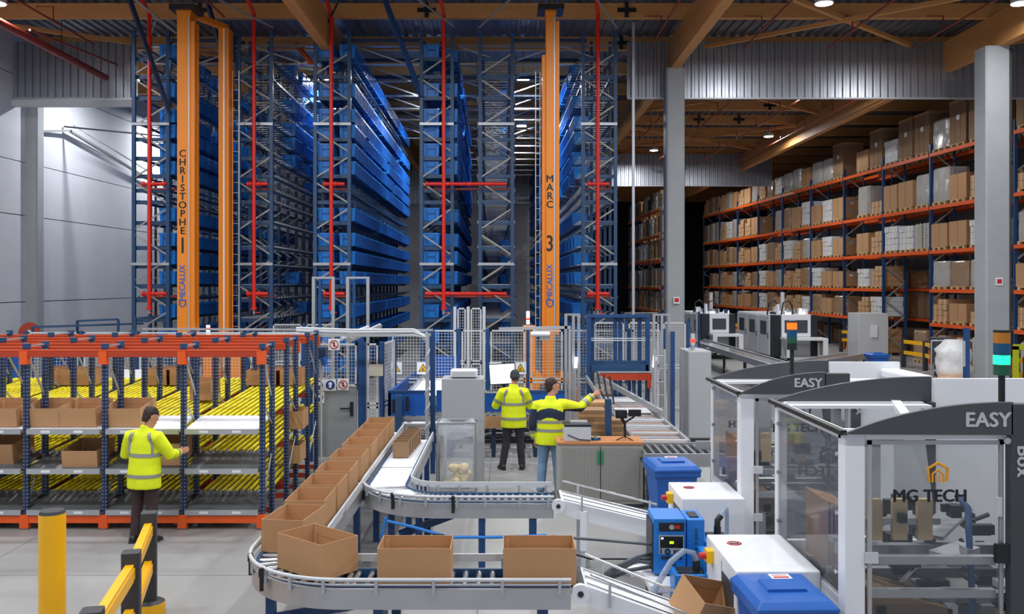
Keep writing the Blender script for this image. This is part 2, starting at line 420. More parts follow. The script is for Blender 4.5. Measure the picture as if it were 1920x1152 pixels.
# big red pipe at top left
t=thing('water_main','thick red water main hanging below the roof at upper left','pipe',(0,0,0))
MB().cyl((-13.55,22.5,10.35),(-13.25,30.2,10.15),.11,14,'pipe_dark_red').build('pipe_run',t)
MB().cyl((-13.15,25,10.35),(-12.9,30,10.6),.035,8,'pipe_dark_red').build('branch_pipe',t)
for yy in (24,27.5): MB().cyl((-13.5,yy,10.4),(-13.5,yy,11.95),.012,6,'dark_metal').build('hanger',t)
# ================================================================ AUTOMATED TOTE RACKS
RF=27.0; ROT=R(.84)
TL=[.70,1.56,2.33,3.33,3.93,4.48,5.23,6.63,7.16,7.73,8.2,8.96,10.13]
EL=[2.92,5.85,6.2,9.6]
tm=MB()
def tote_mesh():
    mb=MB(); L,W,Hh,t=.525,.49,.39,.012   # along y, along x, high
    a,b=W/2,L/2; a0,b0=a-.03,b-.03
    r=lambda aa,bb,z:[(-aa,-bb,z),(aa,-bb,z),(aa,bb,z),(-aa,bb,z)]
    mb.rings([r(a0,b0,0),r(a-.012,b-.012,Hh-.05),r(a,b,Hh-.05),r(a,b,Hh),r(a-.02,b-.02,Hh),r(a0-.015,b0-.015,.02)],'tote_blue',False)
    for y in (-.19,-.06,.06,.19):
        for sx in (-1,1): mb.bar((sx*(a0+.004),y,.02),(sx*(a-.006),y,Hh-.05),.02,.02,'tote_blue_dark')
    for x in (-.12,.12):
        for sy in (-1,1): mb.bar((x,sy*(b0+.004),.02),(x,sy*(b-.006),Hh-.05),.02,.02,'tote_blue_dark')
    mb.box(-.1,-b-.006,.2,.1,-b0,.25,'tote_blue_dark')
    return mb
TOTE=tote_mesh().mesh('tote')
def tote_simple(mb,x,y,z):
    L,W,Hh=.525,.49,.39; a,b=W/2,L/2; a0,b0=a-.03,b-.03
    r=lambda aa,bb,zz:[(x-aa,y-bb,z+zz),(x+aa,y-bb,z+zz),(x+aa,y+bb,z+zz),(x-aa,y+bb,z+zz)]
    mb.rings([r(a0,b0,0),r(a-.012,b-.012,Hh-.05),r(a,b,Hh-.05),r(a,b,Hh)],'tote_blue',False,False)
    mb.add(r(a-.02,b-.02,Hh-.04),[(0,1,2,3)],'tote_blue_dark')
    for yy in (-.2,-.07,.07,.2):
        for sx in (-1,1): mb.bar((x+sx*(a0+.004),y+yy,z+.02),(x+sx*(a-.006),y+yy,z+Hh-.05),.02,.02,'tote_blue_dark')
RACKS=[ # xl px, xr px, length, colour name, tote predicate
 ('leftmost',248,318,17,'A'),('second',445,512,17,'B'),('third',588,658,18,'C'),('fourth',787,851,18,'D'),('fifth',897,964,30,'E'),('rightmost',1090,1157,36,'F')]
alltotes=[]
ORD=['first','second','third','fourth','fifth','sixth','seventh','eighth','ninth','tenth','eleventh','twelfth','thirteenth','fourteenth','fifteenth','sixteenth','seventeenth','eighteenth','nineteenth','twentieth','twenty-first','twenty-second','twenty-third','twenty-fourth','twenty-fifth','twenty-sixth','twenty-seventh','twenty-eighth','twenty-ninth','thirtieth']+['farther']*40
rackobj={}
rng=random.Random(3)
braceA=braceB=None
for (pos,xl,xr,LEN,key) in RACKS:
    s=F/RF; X0=(xl-VX)/s; X1=(xr-VX)/s; W_=X1-X0
    desc={'A':'holding orange beams, nearest the left wall','B':'with bare front shelves right of the lettered CHRISTOPHE crane','C':'packed with blue totes left of the wide aisle','D':'filled with blue totes, narrow, right of the wide aisle','E':'with an empty front, left of the second crane','F':'dark, right of the second crane'}[key]
    t=thing('storage_rack','%s tall navy storage rack %s'%(pos,desc),'rack',(X0,RF,0),ROT); rackobj[key]=t
    up=MB().box(-.05,-.05,0,.05,.05,10.9,'navy').build('upright',t,(0.05,0,0)); copy_mesh(up,(W_-.05,0,0),t)
    # zig-zag braces
    z=.35; k=0
    while z<10.2:
        if k%2==0: a,b=(.06,0,z),(W_-.06,0,z+.62)
        else: a,b=(W_-.06,0,z),(.06,0,z+.62)
        MB().bar(a,b,.03,.045,'brace_grey').build('brace',t); z+=.62+.15; k+=1
    for z in (8.1,3.93): MB().box(0,-.07,z-.04,W_,-.05,z+.04,'galv').build('tie_plate',t)
    lv=sorted(TL+EL)
    for z in lv:
        MB().box(0,.06,z-.13,W_,.14,z-.02,'navy').build('crossbeam',t)
    sr=MB().box(-.03,0,-.09,.03,LEN,-.02,'navy')
    s0=None
    for z in lv:
        for xx in ((.14,W_-.14) if key!='X' else ()):
            if s0 is None: s0=sr.build('shelf_rail',t,(xx,.1,z))
            else: copy_mesh(s0,(xx,.1,z),t)
    # deeper frames + runners
    fr=MB(); y=1.3
    while y<=LEN:
        for xx in ((.44 if key=='F' else .04),(W_-.44 if key in 'ABCD' else W_-.04)): fr.box(xx-.045,y-.045,0,xx+.045,y+.045,10.9,'navy')
        z=.35;k=0
        while z<10.2:
            a,b=((.06,y,z),(W_-.06,y,z+.62)) if k%2==0 else ((W_-.06,y,z),(.06,y,z+.62))
            fr.bar(a,b,.02,.03,'brace_grey'); z+=.77;k+=1
        y+=1.3
    tag(fr.build('inner_frames',t,flip=False),kind='stuff')
    rn=MB()
    for z in lv:
        y=.25
        while y<LEN:
            el=z in EL
            rn.box(-.05,y,z-.02,W_+.05,y+.03,z+.0,'galv' if key in 'BEF' else 'navy')
            if not (el or key in 'BE'): y+=.4; continue
            rn.box(-.07,y,z-.02,-.04,y+.03,z+.05,'navy_dark'); rn.box(W_+.04,y,z-.02,W_+.07,y+.03,z+.05,'navy_dark')
            y+=.31 if key in 'CD' else .4
    tag(rn.build('tote_runners',t,flip=False),kind='stuff')
    # totes
    cs=math.cos(ROT); sn=math.sin(ROT)
    for li,z in enumerate(TL):
        n=int(LEN/.6)
        for j in range(n):
            for side in (0,1):
                y=.42+j*.6; x=(.14 if key=='F' else .33) if side==0 else (W_-.14)
                if key=='A': ok= side==1 and rng.random()<.93 and z>1.2
                elif key=='B': ok=(side==1 and j>3 and ((z>6.9 and rng.random()<.85) or rng.random()<.12))
                elif key=='C': ok=(side==1 and rng.random()<.985) or (side==0 and j<3)
                elif key=='D': ok=(side==1 and rng.random()<.8 and not(j<2 and rng.random()<.3)) or (side==0 and j<3)
                elif key=='E': ok=(j>6 and rng.random()<.25 and side==1)
                else: ok=(side==0 and j>1 and rng.random()<(.97 if j>5 else .7))
                if j<1 and key in 'CD' and z in (10.13,)and False: ok=False
                if not ok: continue
                wx=X0+x*cs-y*sn; wy=RF+x*sn+y*cs
                # visible size measure
                front=(j==0 and key in 'CD')
                sc=1/(wy*wy)*(1 if front else .35*abs(wx+.4)/wy*3)
                if j>0: sc=F*abs(wx+.4)*.56/(wy*wy)*(F*.34/wy)
                else: sc=(F*.46/wy)*(F*.34/wy)
                if (key=='A' and y>7.6) or (key=='B' and y>6.2) or key=='E': sc*=.05
                if j>0 and ((key in 'ABCD' and side==0) or (key=='F' and side==1)): sc*=.05
                alltotes.append((sc,key,pos,x,y,z,wx,wy,li,j,side))
alltotes.sort(key=lambda a:-a[0])
cnt=0; rest={}
tl={'A':'blue plastic tote shelved in the leftmost tall rack beside the first crane','B':'blue plastic tote shelved in the second tall rack from the left','C':'blue plastic tote shelved in the packed third rack from the left','D':'blue plastic tote shelved in the fourth rack, right of the wide aisle','E':'blue plastic tote shelved in the fifth tall rack','F':'blue plastic tote shelved in the rightmost tall rack'}
for (sc,key,pos,x,y,z,wx,wy,li,j,side) in alltotes:
    if cnt<300:
        o=bpy.data.objects.new('tote',TOTE); COL.objects.link(o); o.location=(wx,wy,z); o.rotation_euler=(0,0,ROT)
        lb='blue tote in the %s tall rack, %s level up, %s from the front%s'%(pos,ORD[li],ORD[j] if j else 'foremost',' left' if (side==0 and key in 'CD') else '')
        if not j: lb='blue tote at the front end of the %s tall rack, %s level up, %s half'%(pos,ORD[li],'left' if side==0 else 'right')
        tag(o,lb,'tote','blue totes in the %s rack'%pos); cnt+=1
    else: rest.setdefault(key,[]).append((x,y,z))
for key,l in rest.items():
    mb=MB()
    for (x,y,z) in l: tote_simple(mb,x,y,z)
    o=mb.build('totes',None,rackobj[key].location,flip=False); o.rotation_euler=(0,0,ROT)
    tag(o,{'A':'rows of blue totes deeper inside the leftmost tall rack','B':'rows of blue totes deeper inside the second tall rack','C':'rows of blue totes running back inside the packed third rack','D':'rows of blue totes deeper inside the fourth rack','E':'blue totes deeper inside the fifth tall rack','F':'rows of blue totes along the rightmost tall rack'}[key],'totes',None,'stuff')
# top ties
t=thing('top_tie_frame','galvanised tie frame joining the tops of the blue racks','frame',(0,0,0))
xa=(248-VX)*RF/F; xb=(1157-VX)*RF/F
y=28.2
while y<58:
    x0=xa if y<44 else -2; off=-(y-27)*.0147
    MB().bar((x0+off,y,10.75),(xb+off,y,10.75),.07,.07,'steel').build('tie_bar',t)
    MB().bar((x0+off,y+.1,10.2),(xb+off,y+.1,10.2),.05,.05,'steel').build('tie_bar',t)
    n=int((xb-x0)/1.6)
    zz=MB()
    for i in range(n):
        a=x0+off+i*1.6; zz.bar((a,y,10.2 if i%2 else 10.75),(a+1.6,y,10.75 if i%2 else 10.2),.04,.04,'galv')
    zz.build('lattice',t); y+=2.4
for (a,b,m,wd) in [((240,-10,26),(318,212,26.9),'navy_dark',.11),((385,-10,26),(449,215,26.9),'navy_dark',.11),((718,-10,26),(790,180,26.9),'frame_blue',.12),
   ((245,-8,26),(330,62,26.9),'galv',.05),((395,-8,25),(512,52,26.9),'galv',.04),((775,-8,25),(851,50,26.9),'galv',.04),((960,-4,25),(898,52,26.9),'galv',.04),((1115,-8,25),(1157,52,26.9),'galv',.04),
   ((640,-8,26),(606,60,26.9),'dark_metal',.04),((292,38,26.8),(275,90,26.9),'galv',.04),((432,40,26.8),(452,190,26.9),'navy_dark',.07)]:
    MB().bar(px(*a),px(*b),wd,wd,m).build('tie_strut',t)
# perforated overhead aisle rails + portal trusses
for (x0,x1) in ((640,790),(960,1100),(320,450)):
    a=px(x0,75,27); b=px(x1,75,27)
    for k,yy in enumerate((27.1,29.5,32,35)):
        MB().bar((a.x,yy,10.62),(b.x,yy,10.62),.08,.1,'navy_dark').build('portal_beam',t)
# orange sprinkler brackets inside leftmost rack
for z in (2.9,4.4,6.6,9.0):
    tag(MB().box(-10.95,28,z,-10.0,28.06,z+.09,'rack_orange').build('orange_beam'),{2.9:'lowest orange beam inside the leftmost tall rack',4.4:'orange beam inside the leftmost rack above the red pipe',6.6:'orange beam high inside the leftmost rack',9.0:'topmost orange beam inside the leftmost tall rack'}[z],'beam')
for (a,b,lb) in [((885-330,82,29),(583,118,28),'orange tie beam at the top between the second and third racks')]:
    tag(MB().bar(px(*a),px(*b),.1,.14,'rack_orange').build('orange_beam'),lb,'beam')
# red sprinkler risers in front of the racks
for (x,ztop,label,arms) in [(280,25,'leftmost red sprinkler riser in front of the first rack',(265,312)),(476,25,'red sprinkler riser in front of the second rack',(462,502)),
       (621,25,'red sprinkler riser in front of the packed third rack',(606,646)),(832,25,'red sprinkler riser with wide cross pipes before the fourth rack',(797,950)),(1121,25,'rightmost red sprinkler riser before the last rack',(1101,1142))]:
    D=26.55; a=px(x,25,D); 
    t=thing('sprinkler_riser',label,'pipe',(a.x,D,0)); zb=px(x,580,D).z; zt=a.z
    MB().cyl((0,0,zb),(0,0,zt),.058,14,'pipe_red').build('riser_pipe',t)
    MB().tube([(0,0,zt-.03),(-.03,-.12,zt+.1),(-.15,-.8,zt+.55),(-.2,-1.2,zt+.75)],.055,10,'pipe_red').build('top_bend',t)
    MB().cyl((0,0,zb-.02),(0,0,zb+.06),.09,14,'pipe_red').cyl((0,0,zb-.14),(0,0,zb),.03,8,'galv').bar((0,0,zb-.1),(.16,0,zb-.1),.02,.03,'pipe_red').build('drain_valve',t)
    for yy in (345,551):
        z=px(0,yy,D).z; x0=px(arms[0],0,D).x-a.x; x1=px(arms[1],0,D).x-a.x
        ar=MB().cyl((x0,0.02,z),(x1,.02,z),.052,12,'pipe_red').build('cross_pipe',t)
        xx=x0+.05
        while xx<=x1:
            MB().cyl((xx-.035,.02,z),(xx+.035,.02,z),.075,10,'pipe_red').build('coupling',t); xx+=.3 if x1-x0<1 else .62
        MB().cyl((x0-.1,.55,z-.1),(x1+.1,.55,z-.1),.04,8,'pipe_dark_red').build('rear_pipe',t)
# ================================================================ STACKER CRANES
def crane(px0,px1,d,ytop,name,num,label,second=None):
    X0=(px0-VX)*d/F; X1=(px1-VX)*d/F; w=X1-X0; zt=H+(HY-ytop)*d/F
    t=thing('stacker_crane',label,'crane',((X0+X1)/2,d,0),ROT)
    MB().box(-w/2,0,.3,w/2,.5,zt,'crane_orange').box(-w/2-.02,-.02,zt-.12,w/2+.02,.52,zt+.02,'crane_orange').build('mast',t,bevel=.01)
    MB().box(w/2-.05,-.03,.4,w/2-.02,0,zt-.2,'galv').build('guide_strip',t)
    MB().box(w/2,.03,.4,w/2+.1,.14,zt-.3,'crane_orange').box(w/2,.3,.4,w/2+.1,.42,zt-.3,'crane_orange').build('mast_flange',t)
    tx=-.03
    text('\n'.join(name),.27,'text_black','lettering',t,(tx,-.004,H-((285+437)/2-HY)*d/F if num=='1' else H-(360-HY)*d/F),(PI/2,0,0),bold=.007,line=.86)
    text(num,.72,'text_black','mast_number',t,(tx,-.004,H-((462 if num=='1' else 458)-HY)*d/F),(PI/2,0,0),bold=.012).scale=(.6,.85,1)
    text('MECALUX',.215,'text_blue','brand_lettering',t,(tx,-.004,H-((531 if num=='1' else 530)-HY)*d/F),(PI/2,-PI/2,0),bold=.006)
    z=H-(569-HY)*d/F
    lg=MB(); 
    lg.tube([(-.08+tx,-.004,z+.1),(-.08+tx,-.004,z-.04),(0+tx,-.004,z-.1),(.08+tx,-.004,z-.04),(.08+tx,-.004,z+.1)],.018,6,'text_blue'); lg.sphere((tx-.0,-.004,z+.08),.022,'text_blue'); lg.sphere((tx-.03,-.004,z),.018,'text_blue'); lg.build('brand_emblem',t)
    if second:
        off,d2,zt2=second
        MB().box(off,d2,.3,off+.3,d2+.45,zt2,'crane_orange').build('rear_mast',t,bevel=.01)
        MB().box(off+.14,d2-.02,.4,off+.18,d2,zt2,'sign_white').build('guide_strip',t)
        MB().bar((0,.3,zt+.0),(off+.15,d2+.2,zt2+.05),.2,.14,'crane_orange').build('mast_head_beam',t)
        lx=off+.47
        ld=MB().box(lx-.14,d2+.2,.5,lx-.11,d2+.24,zt2-1.2,'crane_orange').box(lx+.05,d2+.2,.5,lx+.08,d2+.24,zt2-1.2,'galv')
        z=.6
        while z<zt2-1.3: ld.cyl((lx-.12,d2+.22,z),(lx+.06,d2+.22,z),.012,6,'galv'); z+=.3
        ld.build('ladder',t)
        MB().box(-.7,-.3,.12,1.5,d2+.6,.45,'crane_orange').build('base_beam',t,bevel=.01)
        MB().box(.38,.4,.45,.62,.9,1.95,'crane_orange').build('drive_box',t); MB().box(1.1,.4,.45,1.5,.9,1.9,'crane_orange').build('drive_box',t)
        MB().cyl((.5,.5,1.95),(.5,.5,2.2),.05,10,'led_white').cyl((.5,.5,2.1),(.5,.5,2.14),.055,10,'led_red').build('warning_lamp',t)
    else:
        MB().box(-w/2-.1,.1,.4,-w/2,.5,zt-1.2,'crane_orange').build('side_channel',t)
        ld=MB().box(-w/2-.28,.3,.5,-w/2-.26,.34,zt-1.6,'galv').box(-w/2-.16,.3,.5,-w/2-.14,.34,zt-1.6,'galv')
        z=.6
        while z<zt-1.7: ld.cyl((-w/2-.28,.32,z),(-w/2-.14,.32,z),.01,6,'galv'); z+=.3
        ld.build('ladder',t)
        MB().box(-.75,-.1,.15,.75,.6,.5,'crane_orange').build('base_beam',t,bevel=.01)
        MB().box(-.75,-.05,.35,-.42,.5,2.2,'crane_orange').build('drive_box',t,bevel=.01)
        MB().prism([(-.75,1.0),(-.35,1.0),(-.25,.9),(-.25,.5),(-.75,.5)],-.25,-.05,'crane_orange').build('drive_cover',t)
        MB().prism([(.22,1.0),(.6,.95),(.66,.85),(.66,.2),(.5,.2),(.45,.7),(.22,.75)],-.25,.0,'crane_orange').build('drive_cover',t)
        for xx in (-.32,.22): MB().cyl((xx,-.35,.55),(xx+.22,-.35,.55),.11,14,'dark_metal').build('motor',t)
        MB().cyl((-.62,0,2.25),(-.62,0,2.6),.045,10,'led_white').cyl((-.62,0,2.36),(-.62,0,2.42),.05,10,'led_red').build('warning_lamp',t)
        for i in range(5): MB().box(.12,-.08,1.0+i*.2,.36,-.04,1.17+i*.2,'tray_dark').build('cable_chain_link',t)
    MB().box(-.35,-.15,zt-.02,.35,.6,zt+.12,'dark_metal').build('top_trolley',t)
    return t
crane(332,357,24.5,18,'CHRISTOPHE','1','tall orange crane mast lettered CHRISTOPHE between the left racks',(.42,1.7,10.75))
crane(1024,1042,24.5,18,'MARC','3','tall orange crane mast lettered MARC in the right aisle')
for (x,lb) in ((-8.3,'steel floor rail under the left crane'),(.95,'steel floor rail under the right crane')):
    tag(MB().bar((x,23.5,.06),(x-.2,44,.06),.08,.12,'steel').build('floor_rail'),lb,'rail')
# ================================================================ PALLET RACKS
def pallet_part(t):
    mb=MB()
    for i in range(5): mb.box(-.55,-.4+i*.17,.12,.55,-.4+i*.17+.12,.14,'pallet_wood')
    for x in (-.5,0,.5):
        mb.box(x-.05,-.4,.1,x+.05,.4,.12,'pallet_wood')
        for y in (-.35,0,.35): mb.box(x-.05,y-.06,.0,x+.05,y+.06,.1,'pallet_wood')
    return mb.build('pallet',t)
PIL={}
def proto(kind):
    t=thing('pallet_load','x','pallet load',(0,-60,0))
    pallet_part(t)
    if kind=='tall':   # tall carton with seams and a label
        m=MB().box(-.53,-.48,.14,.53,.48,1.9,'cardboard_dark'); 
        for y in (-.16,.16): m.box(-.535,y-.008,.14,-.53,y+.008,1.9,'interior_brown')
        m.build('tall_carton',t); MB().box(-.54,-.12,1.1,-.534,.06,1.3,'sign_white').build('paper_label',t)
        MB().box(-.54,-.49,1.82,.54,.49,1.93,'cardboard').build('carton_lid',t)
    if kind=='big':
        m=MB().box(-.53,-.5,.14,.53,.5,1.15,'cardboard'); m.box(-.535,-.006,.14,-.53,.006,1.15,'interior_brown'); m.build('large_carton',t)
        MB().box(-.2,-.505,.8,0,-.5,.95,'sign_white').build('paper_label',t)
    if kind in('wrap','wrapbrown'):
        mb=MB(); n=28; rs=[]
        for z,k in ((.14,1),(.5,1.01),(.9,.99),(1.3,1.0),(1.36,.94)):
            ring=[]
            for i in range(n):
                a=2*PI*i/n; c,s_=math.cos(a),math.sin(a); q=max(abs(c),abs(s_)); rr=.5/q*k*(1+.012*math.sin(i*5+z*9))
                q2=(abs(c)**6+abs(s_)**6)**(1/6); rr=.5/q2*k*(1+.014*math.sin(i*5+z*9)); ring.append((c*rr*1.06,s_*rr,z))
            rs.append(ring)
        mb.rings(rs,'wrap' if kind=='wrap' else 'wrap_brown',False); mb.build('wrapped_cartons',t)
    if kind in('stack','white','low'):
        nz={'stack':4,'white':4,'low':2}[kind]; mm='white_box' if kind=='white' else 'cardboard'
        rr=random.Random(5); hh=.29
        for k in range(nz):
            for j in range(3):
                if k==nz-1 and j==2 and kind=='stack': continue
                x0=-.5+rr.uniform(-.02,.02); y0=-.46+j*.31; c=MB().box(x0,y0,.14+k*hh,x0+1.0,y0+.3,.14+(k+1)*hh-.012,mm)
                c.box(x0-.004,y0+.12,.14+k*hh,x0,y0+.17,.14+(k+1)*hh-.02,'tape'); c.build('carton',t)
    if kind=='trays':
        for q in (0,1):
            mb=MB()
            for i in range(16): mb.box(-.5,-.48+q*.5,.16+i*.068,.5,-.06+q*.5,.2+i*.068,'grey_paint')
            for x in (-.51,): 
                for y in (-.4,-.15): mb.box(x,y+q*.5,.14,x+.02,y+.04+q*.5,1.26,'tape')
            mb.build('tray_stack',t)
    if kind=='coil':
        mb=MB()
        for i in range(6): mb.tube([(-.3+i*.1,math.cos(a)*.42,.62+math.sin(a)*.46) for a in [2*PI*j/22 for j in range(23)]],.045,6,'cable_grey' if i%2 else 'interior_brown')
        mb.build('hose_coil',t); MB().box(.3,-.3,.14,.5,.3,1.1,'pallet_wood').build('side_board',t)
    return t
for k in ('tall','big','wrap','wrapbrown','stack','white','low','trays','coil'): PIL[k]=proto(k)
KL={'tall':'tall brown carton block on a pallet','big':'large brown carton on a pallet','wrap':'pale shrink-wrapped pallet load','wrapbrown':'brown shrink-wrapped pallet load','stack':'pallet stacked with brown cartons','white':'pallet stacked with white boxes','low':'low pallet of brown cartons','trays':'pallet with two stacks of grey trays','coil':'pallet carrying a ribbed hose coil'}
used=set()
def place_load(kind,parent_loc,rz,label,group,sz=1):
    if kind not in used:
        used.add(kind); o=PIL[kind]; o.location=parent_loc; o.rotation_euler=(0,0,rz); o['label']=label; o['group']=group
    else: o=dup(PIL[kind],parent_loc,rz,label,group)
    o.scale=(1,1,sz); return o
PRZ=-R(0) ; PANG=math.atan2(1.9,38)  # rack line leans to the left going away
def pr_world(u,v):  # u along rack from y=28, v depth to the right
    a=PANG; return (18.15-math.sin(a)*u+math.cos(a)*v, 28+math.cos(a)*u+math.sin(a)*v)
LEVELS=[1.72,3.12,4.72,6.55,8.75]
BAYS=[-.2,4.0,5.6,9.75,14.0,18.3,22.7,27.2,31.7,36.2,40.7,45.2]
rk=thing('pallet_rack','long navy and orange pallet rack loaded with cartons along the right side','rack',(18.15,28,0),PANG)
u0=None;fr0=None
def rframe(t,y,depth=1.03,h=9.0):
    mb=MB().box(-.05,-.05,0,.05,.05,h,'frame_blue'); a=mb.build('upright',t,(0,y,0))
    return a
first=True
for y in BAYS:
    if first:
        ua=MB().box(-.055,-.05,0,.055,.05,9.15,'frame_blue').build('upright',rk,(0,y,0)); ub=copy_mesh(ua,(1.03,y,0),rk)
        br=MB(); z=.3;k=0
        while z<8.6:
            a,b=((.05,0,z),(.98,0,z+.72)) if k%2 else ((.98,0,z),(.05,0,z+.72)); br.bar(a,b,.04,.06,'galv'); z+=.78;k+=1
        bra=br.build('frame_bracing',rk,(0,y,0)); sh=MB().box(-.12,-.1,0,-.02,.1,.55,'rack_orange').build('post_protector',rk,(0,y,0)); first=False
    else:
        copy_mesh(ua,(0,y,0),rk); copy_mesh(ub,(1.03,y,0),rk); copy_mesh(bra,(0,y,0),rk); copy_mesh(sh,(0,y,0),rk)
for i in range(len(BAYS)-1):
    y0,y1=BAYS[i],BAYS[i+1]
    if y1-y0<2: 
        continue
    for z in LEVELS:
        if i==3 and z<4: continue
        for xx in (-.06,1.04): MB().box(xx-.03,y0+.05,z-.14,xx+.03,y1-.05,z,'rack_orange').build('beam',rk)
rng=random.Random(12)
lvname=['lowest shelf','second shelf','third shelf','fourth shelf','top shelf']
bayn=['bay right of the thick column','narrow bay','bay left of the thick column','first wide bay','second wide bay','third wide bay','fourth wide bay','fifth wide bay','sixth wide bay','seventh wide bay','eighth wide bay']
posn=['near','middle','far']
fixed={(2,4):['tall','tall','wrap'],(3,4):['tall','tall','white'],(4,4):['tall','big','tall'],(2,3):['stack','big','wrap'],(3,3):['wrap','big','big'],(2,2):['white','big','big'],(3,2):['trays','white','white'],(4,2):['stack','big','wrap'],(4,3):['low','wrap','wrap'],(2,1):['wrap','wrapbrown','wrap'],(3,1):['wrapbrown','wrap','stack'],(2,0):['low','big','stack'],(0,0):['coil','low','stack'],(3,0):['low','stack','stack'],(0,4):['tall','tall','tall'],(0,3):['wrapbrown','big','low'],(0,2):['stack','big','wrap'],(5,4):['tall','wrap','wrap'],(6,4):['big','wrap','wrap']}
for i in range(len(BAYS)-1):
    y0,y1=BAYS[i],BAYS[i+1]
    if y1-y0<2: continue
    if i==1: continue
    for li,z in enumerate(LEVELS):
        ks=fixed.get((i,li)) or [rng.choice(['big','wrap','wrapbrown','stack','white','stack','big']) for _ in range(3)]
        n=3; step=(y1-y0)/n
        for j in range(n):
            if i>6 and rng.random()<.12: continue
            if (i==3 and z<4) or (i==4 and j==2): continue
            if i==4 and j==2: continue
            u=y0+step*(j+.5); x,y=pr_world(u,.5)
            sz={0:.82,1:.85,2:.95,3:1.1,4:1.0}[li]*rng.uniform(.85,1.02)
            if ks[j]=='tall' and li<4: ks[j]='big'
            if ks[j]=='tall': sz=.95
            if ks[j] in('low','stack','trays'): sz=min(sz,.95)
            sy=step/1.08*.97
            place_load(ks[j],(x,y,z),PANG,'%s, %s, %s, %s'%(KL[ks[j]],posn[j],lvname[li],bayn[i]),'pallets on the right rack',sz).scale[1]=min(sy,1.3)
    if i in (2,4,0):
        for j in range(3):
            u=y0+(y1-y0)/3*(j+.5); x,y=pr_world(u,.5); k=['stack','stack','wrap'][(i+j)%3]
            place_load(k,(x,y,0),PANG,'%s on the floor, %s place, %s'%(KL[k],posn[j],bayn[i]),'pallets on the floor under the right rack',.95)
# second, more distant pallet rack seen between the columns
rk2=thing('pallet_rack','distant orange-beamed pallet rack left of the grey column','rack',(9.55,56,0),PANG*.3)
for y in (0,4.4,8.8,13.2):
    for xx in (0,1.05): MB().box(xx-.05,y-.05,0,xx+.05,y+.05,8.9,'navy_dark').build('upright',rk2)
    br=MB(); z=.3;k=0
    while z<8.4:
        a,b=((.05,y,z),(1.0,y,z+.8)) if k%2 else ((1.0,y,z),(.05,y,z+.8)); br.bar(a,b,.04,.05,'galv'); z+=.86;k+=1
    br.build('frame_bracing',rk2)
L2=[1.6,3.1,4.85,6.4,8.0]
for i in range(3):
    for z in L2:
        for xx in (-.06,1.1): MB().box(xx-.03,i*4.4+.05,z-.13,xx+.03,i*4.4+4.35,z,'rack_orange').build('beam',rk2)
for i in range(3):
    for li,z in enumerate(L2):
        for j in range(3):
            k=rng.choice(['wrap','white','stack','wrap','big','wrapbrown']); u=i*4.4+4.4/3*(j+.5)
            place_load(k,(9.55+.5-u*math.sin(PANG*.3),56+u,z),PANG*.3,'%s, %s, %s, distant rack %s'%(KL[k],posn[j],lvname[li],['first bay','middle bay','last bay'][i]),'pallets on the distant rack',.9).scale[1]=1.2
# back-to-back rack row deeper right (dark) : simple third rack line behind
rk3=thing('pallet_rack','dark pallet rack standing behind the front row of pallets','rack',(19.9,30,0),PANG)
for y in range(0,50,5):
    MB().box(-.05,y-.05,0,.05,y+.05,9.0,'navy_dark').build('upright',rk3)
for z in LEVELS: MB().box(-.03,0,z-.13,.03,45,z,'rack_orange').build('beam',rk3)
mb=MB(); rg=random.Random(4)
for z in [0]+LEVELS:
    y=.2
    while y<44:
        h=rg.uniform(.7,1.3); mb.box(.1,y,z+.02,1.1,y+1.15,z+h,rg.choice(['cardboard_dark','wrap_brown','cardboard'])); y+=1.5
tag(mb.build('stored_goods',rk3),kind='stuff')
# floor pallets beside the barrier
for (x,y,k,sz,lb) in [(*pr_world(10.4,.3),'wrapbrown',1.0,'wrapped brown pallet load standing in the rack passage behind the yellow barrier')]:
    place_load(k,(x,y,0),0,lb,'pallets by the barrier',sz)
# fire extinguisher on rack post
t=thing('fire_extinguisher','red fire extinguisher mounted on a pallet rack post','extinguisher',(17.25,42.2,1.0))
MB().cyl((0,0,0),(0,0,.5),.09,12,'pipe_red').sphere((0,0,.5),.09,'pipe_red').build('cylinder_body',t); MB().cyl((0,0,.56),(0,0,.66),.03,8,'black').bar((0,0,.64),(-.12,0,.66),.02,.02,'black').build('valve',t)
MB().box(.1,-.15,-.2,.14,.15,.7,'sign_white').build('mount_board',t)
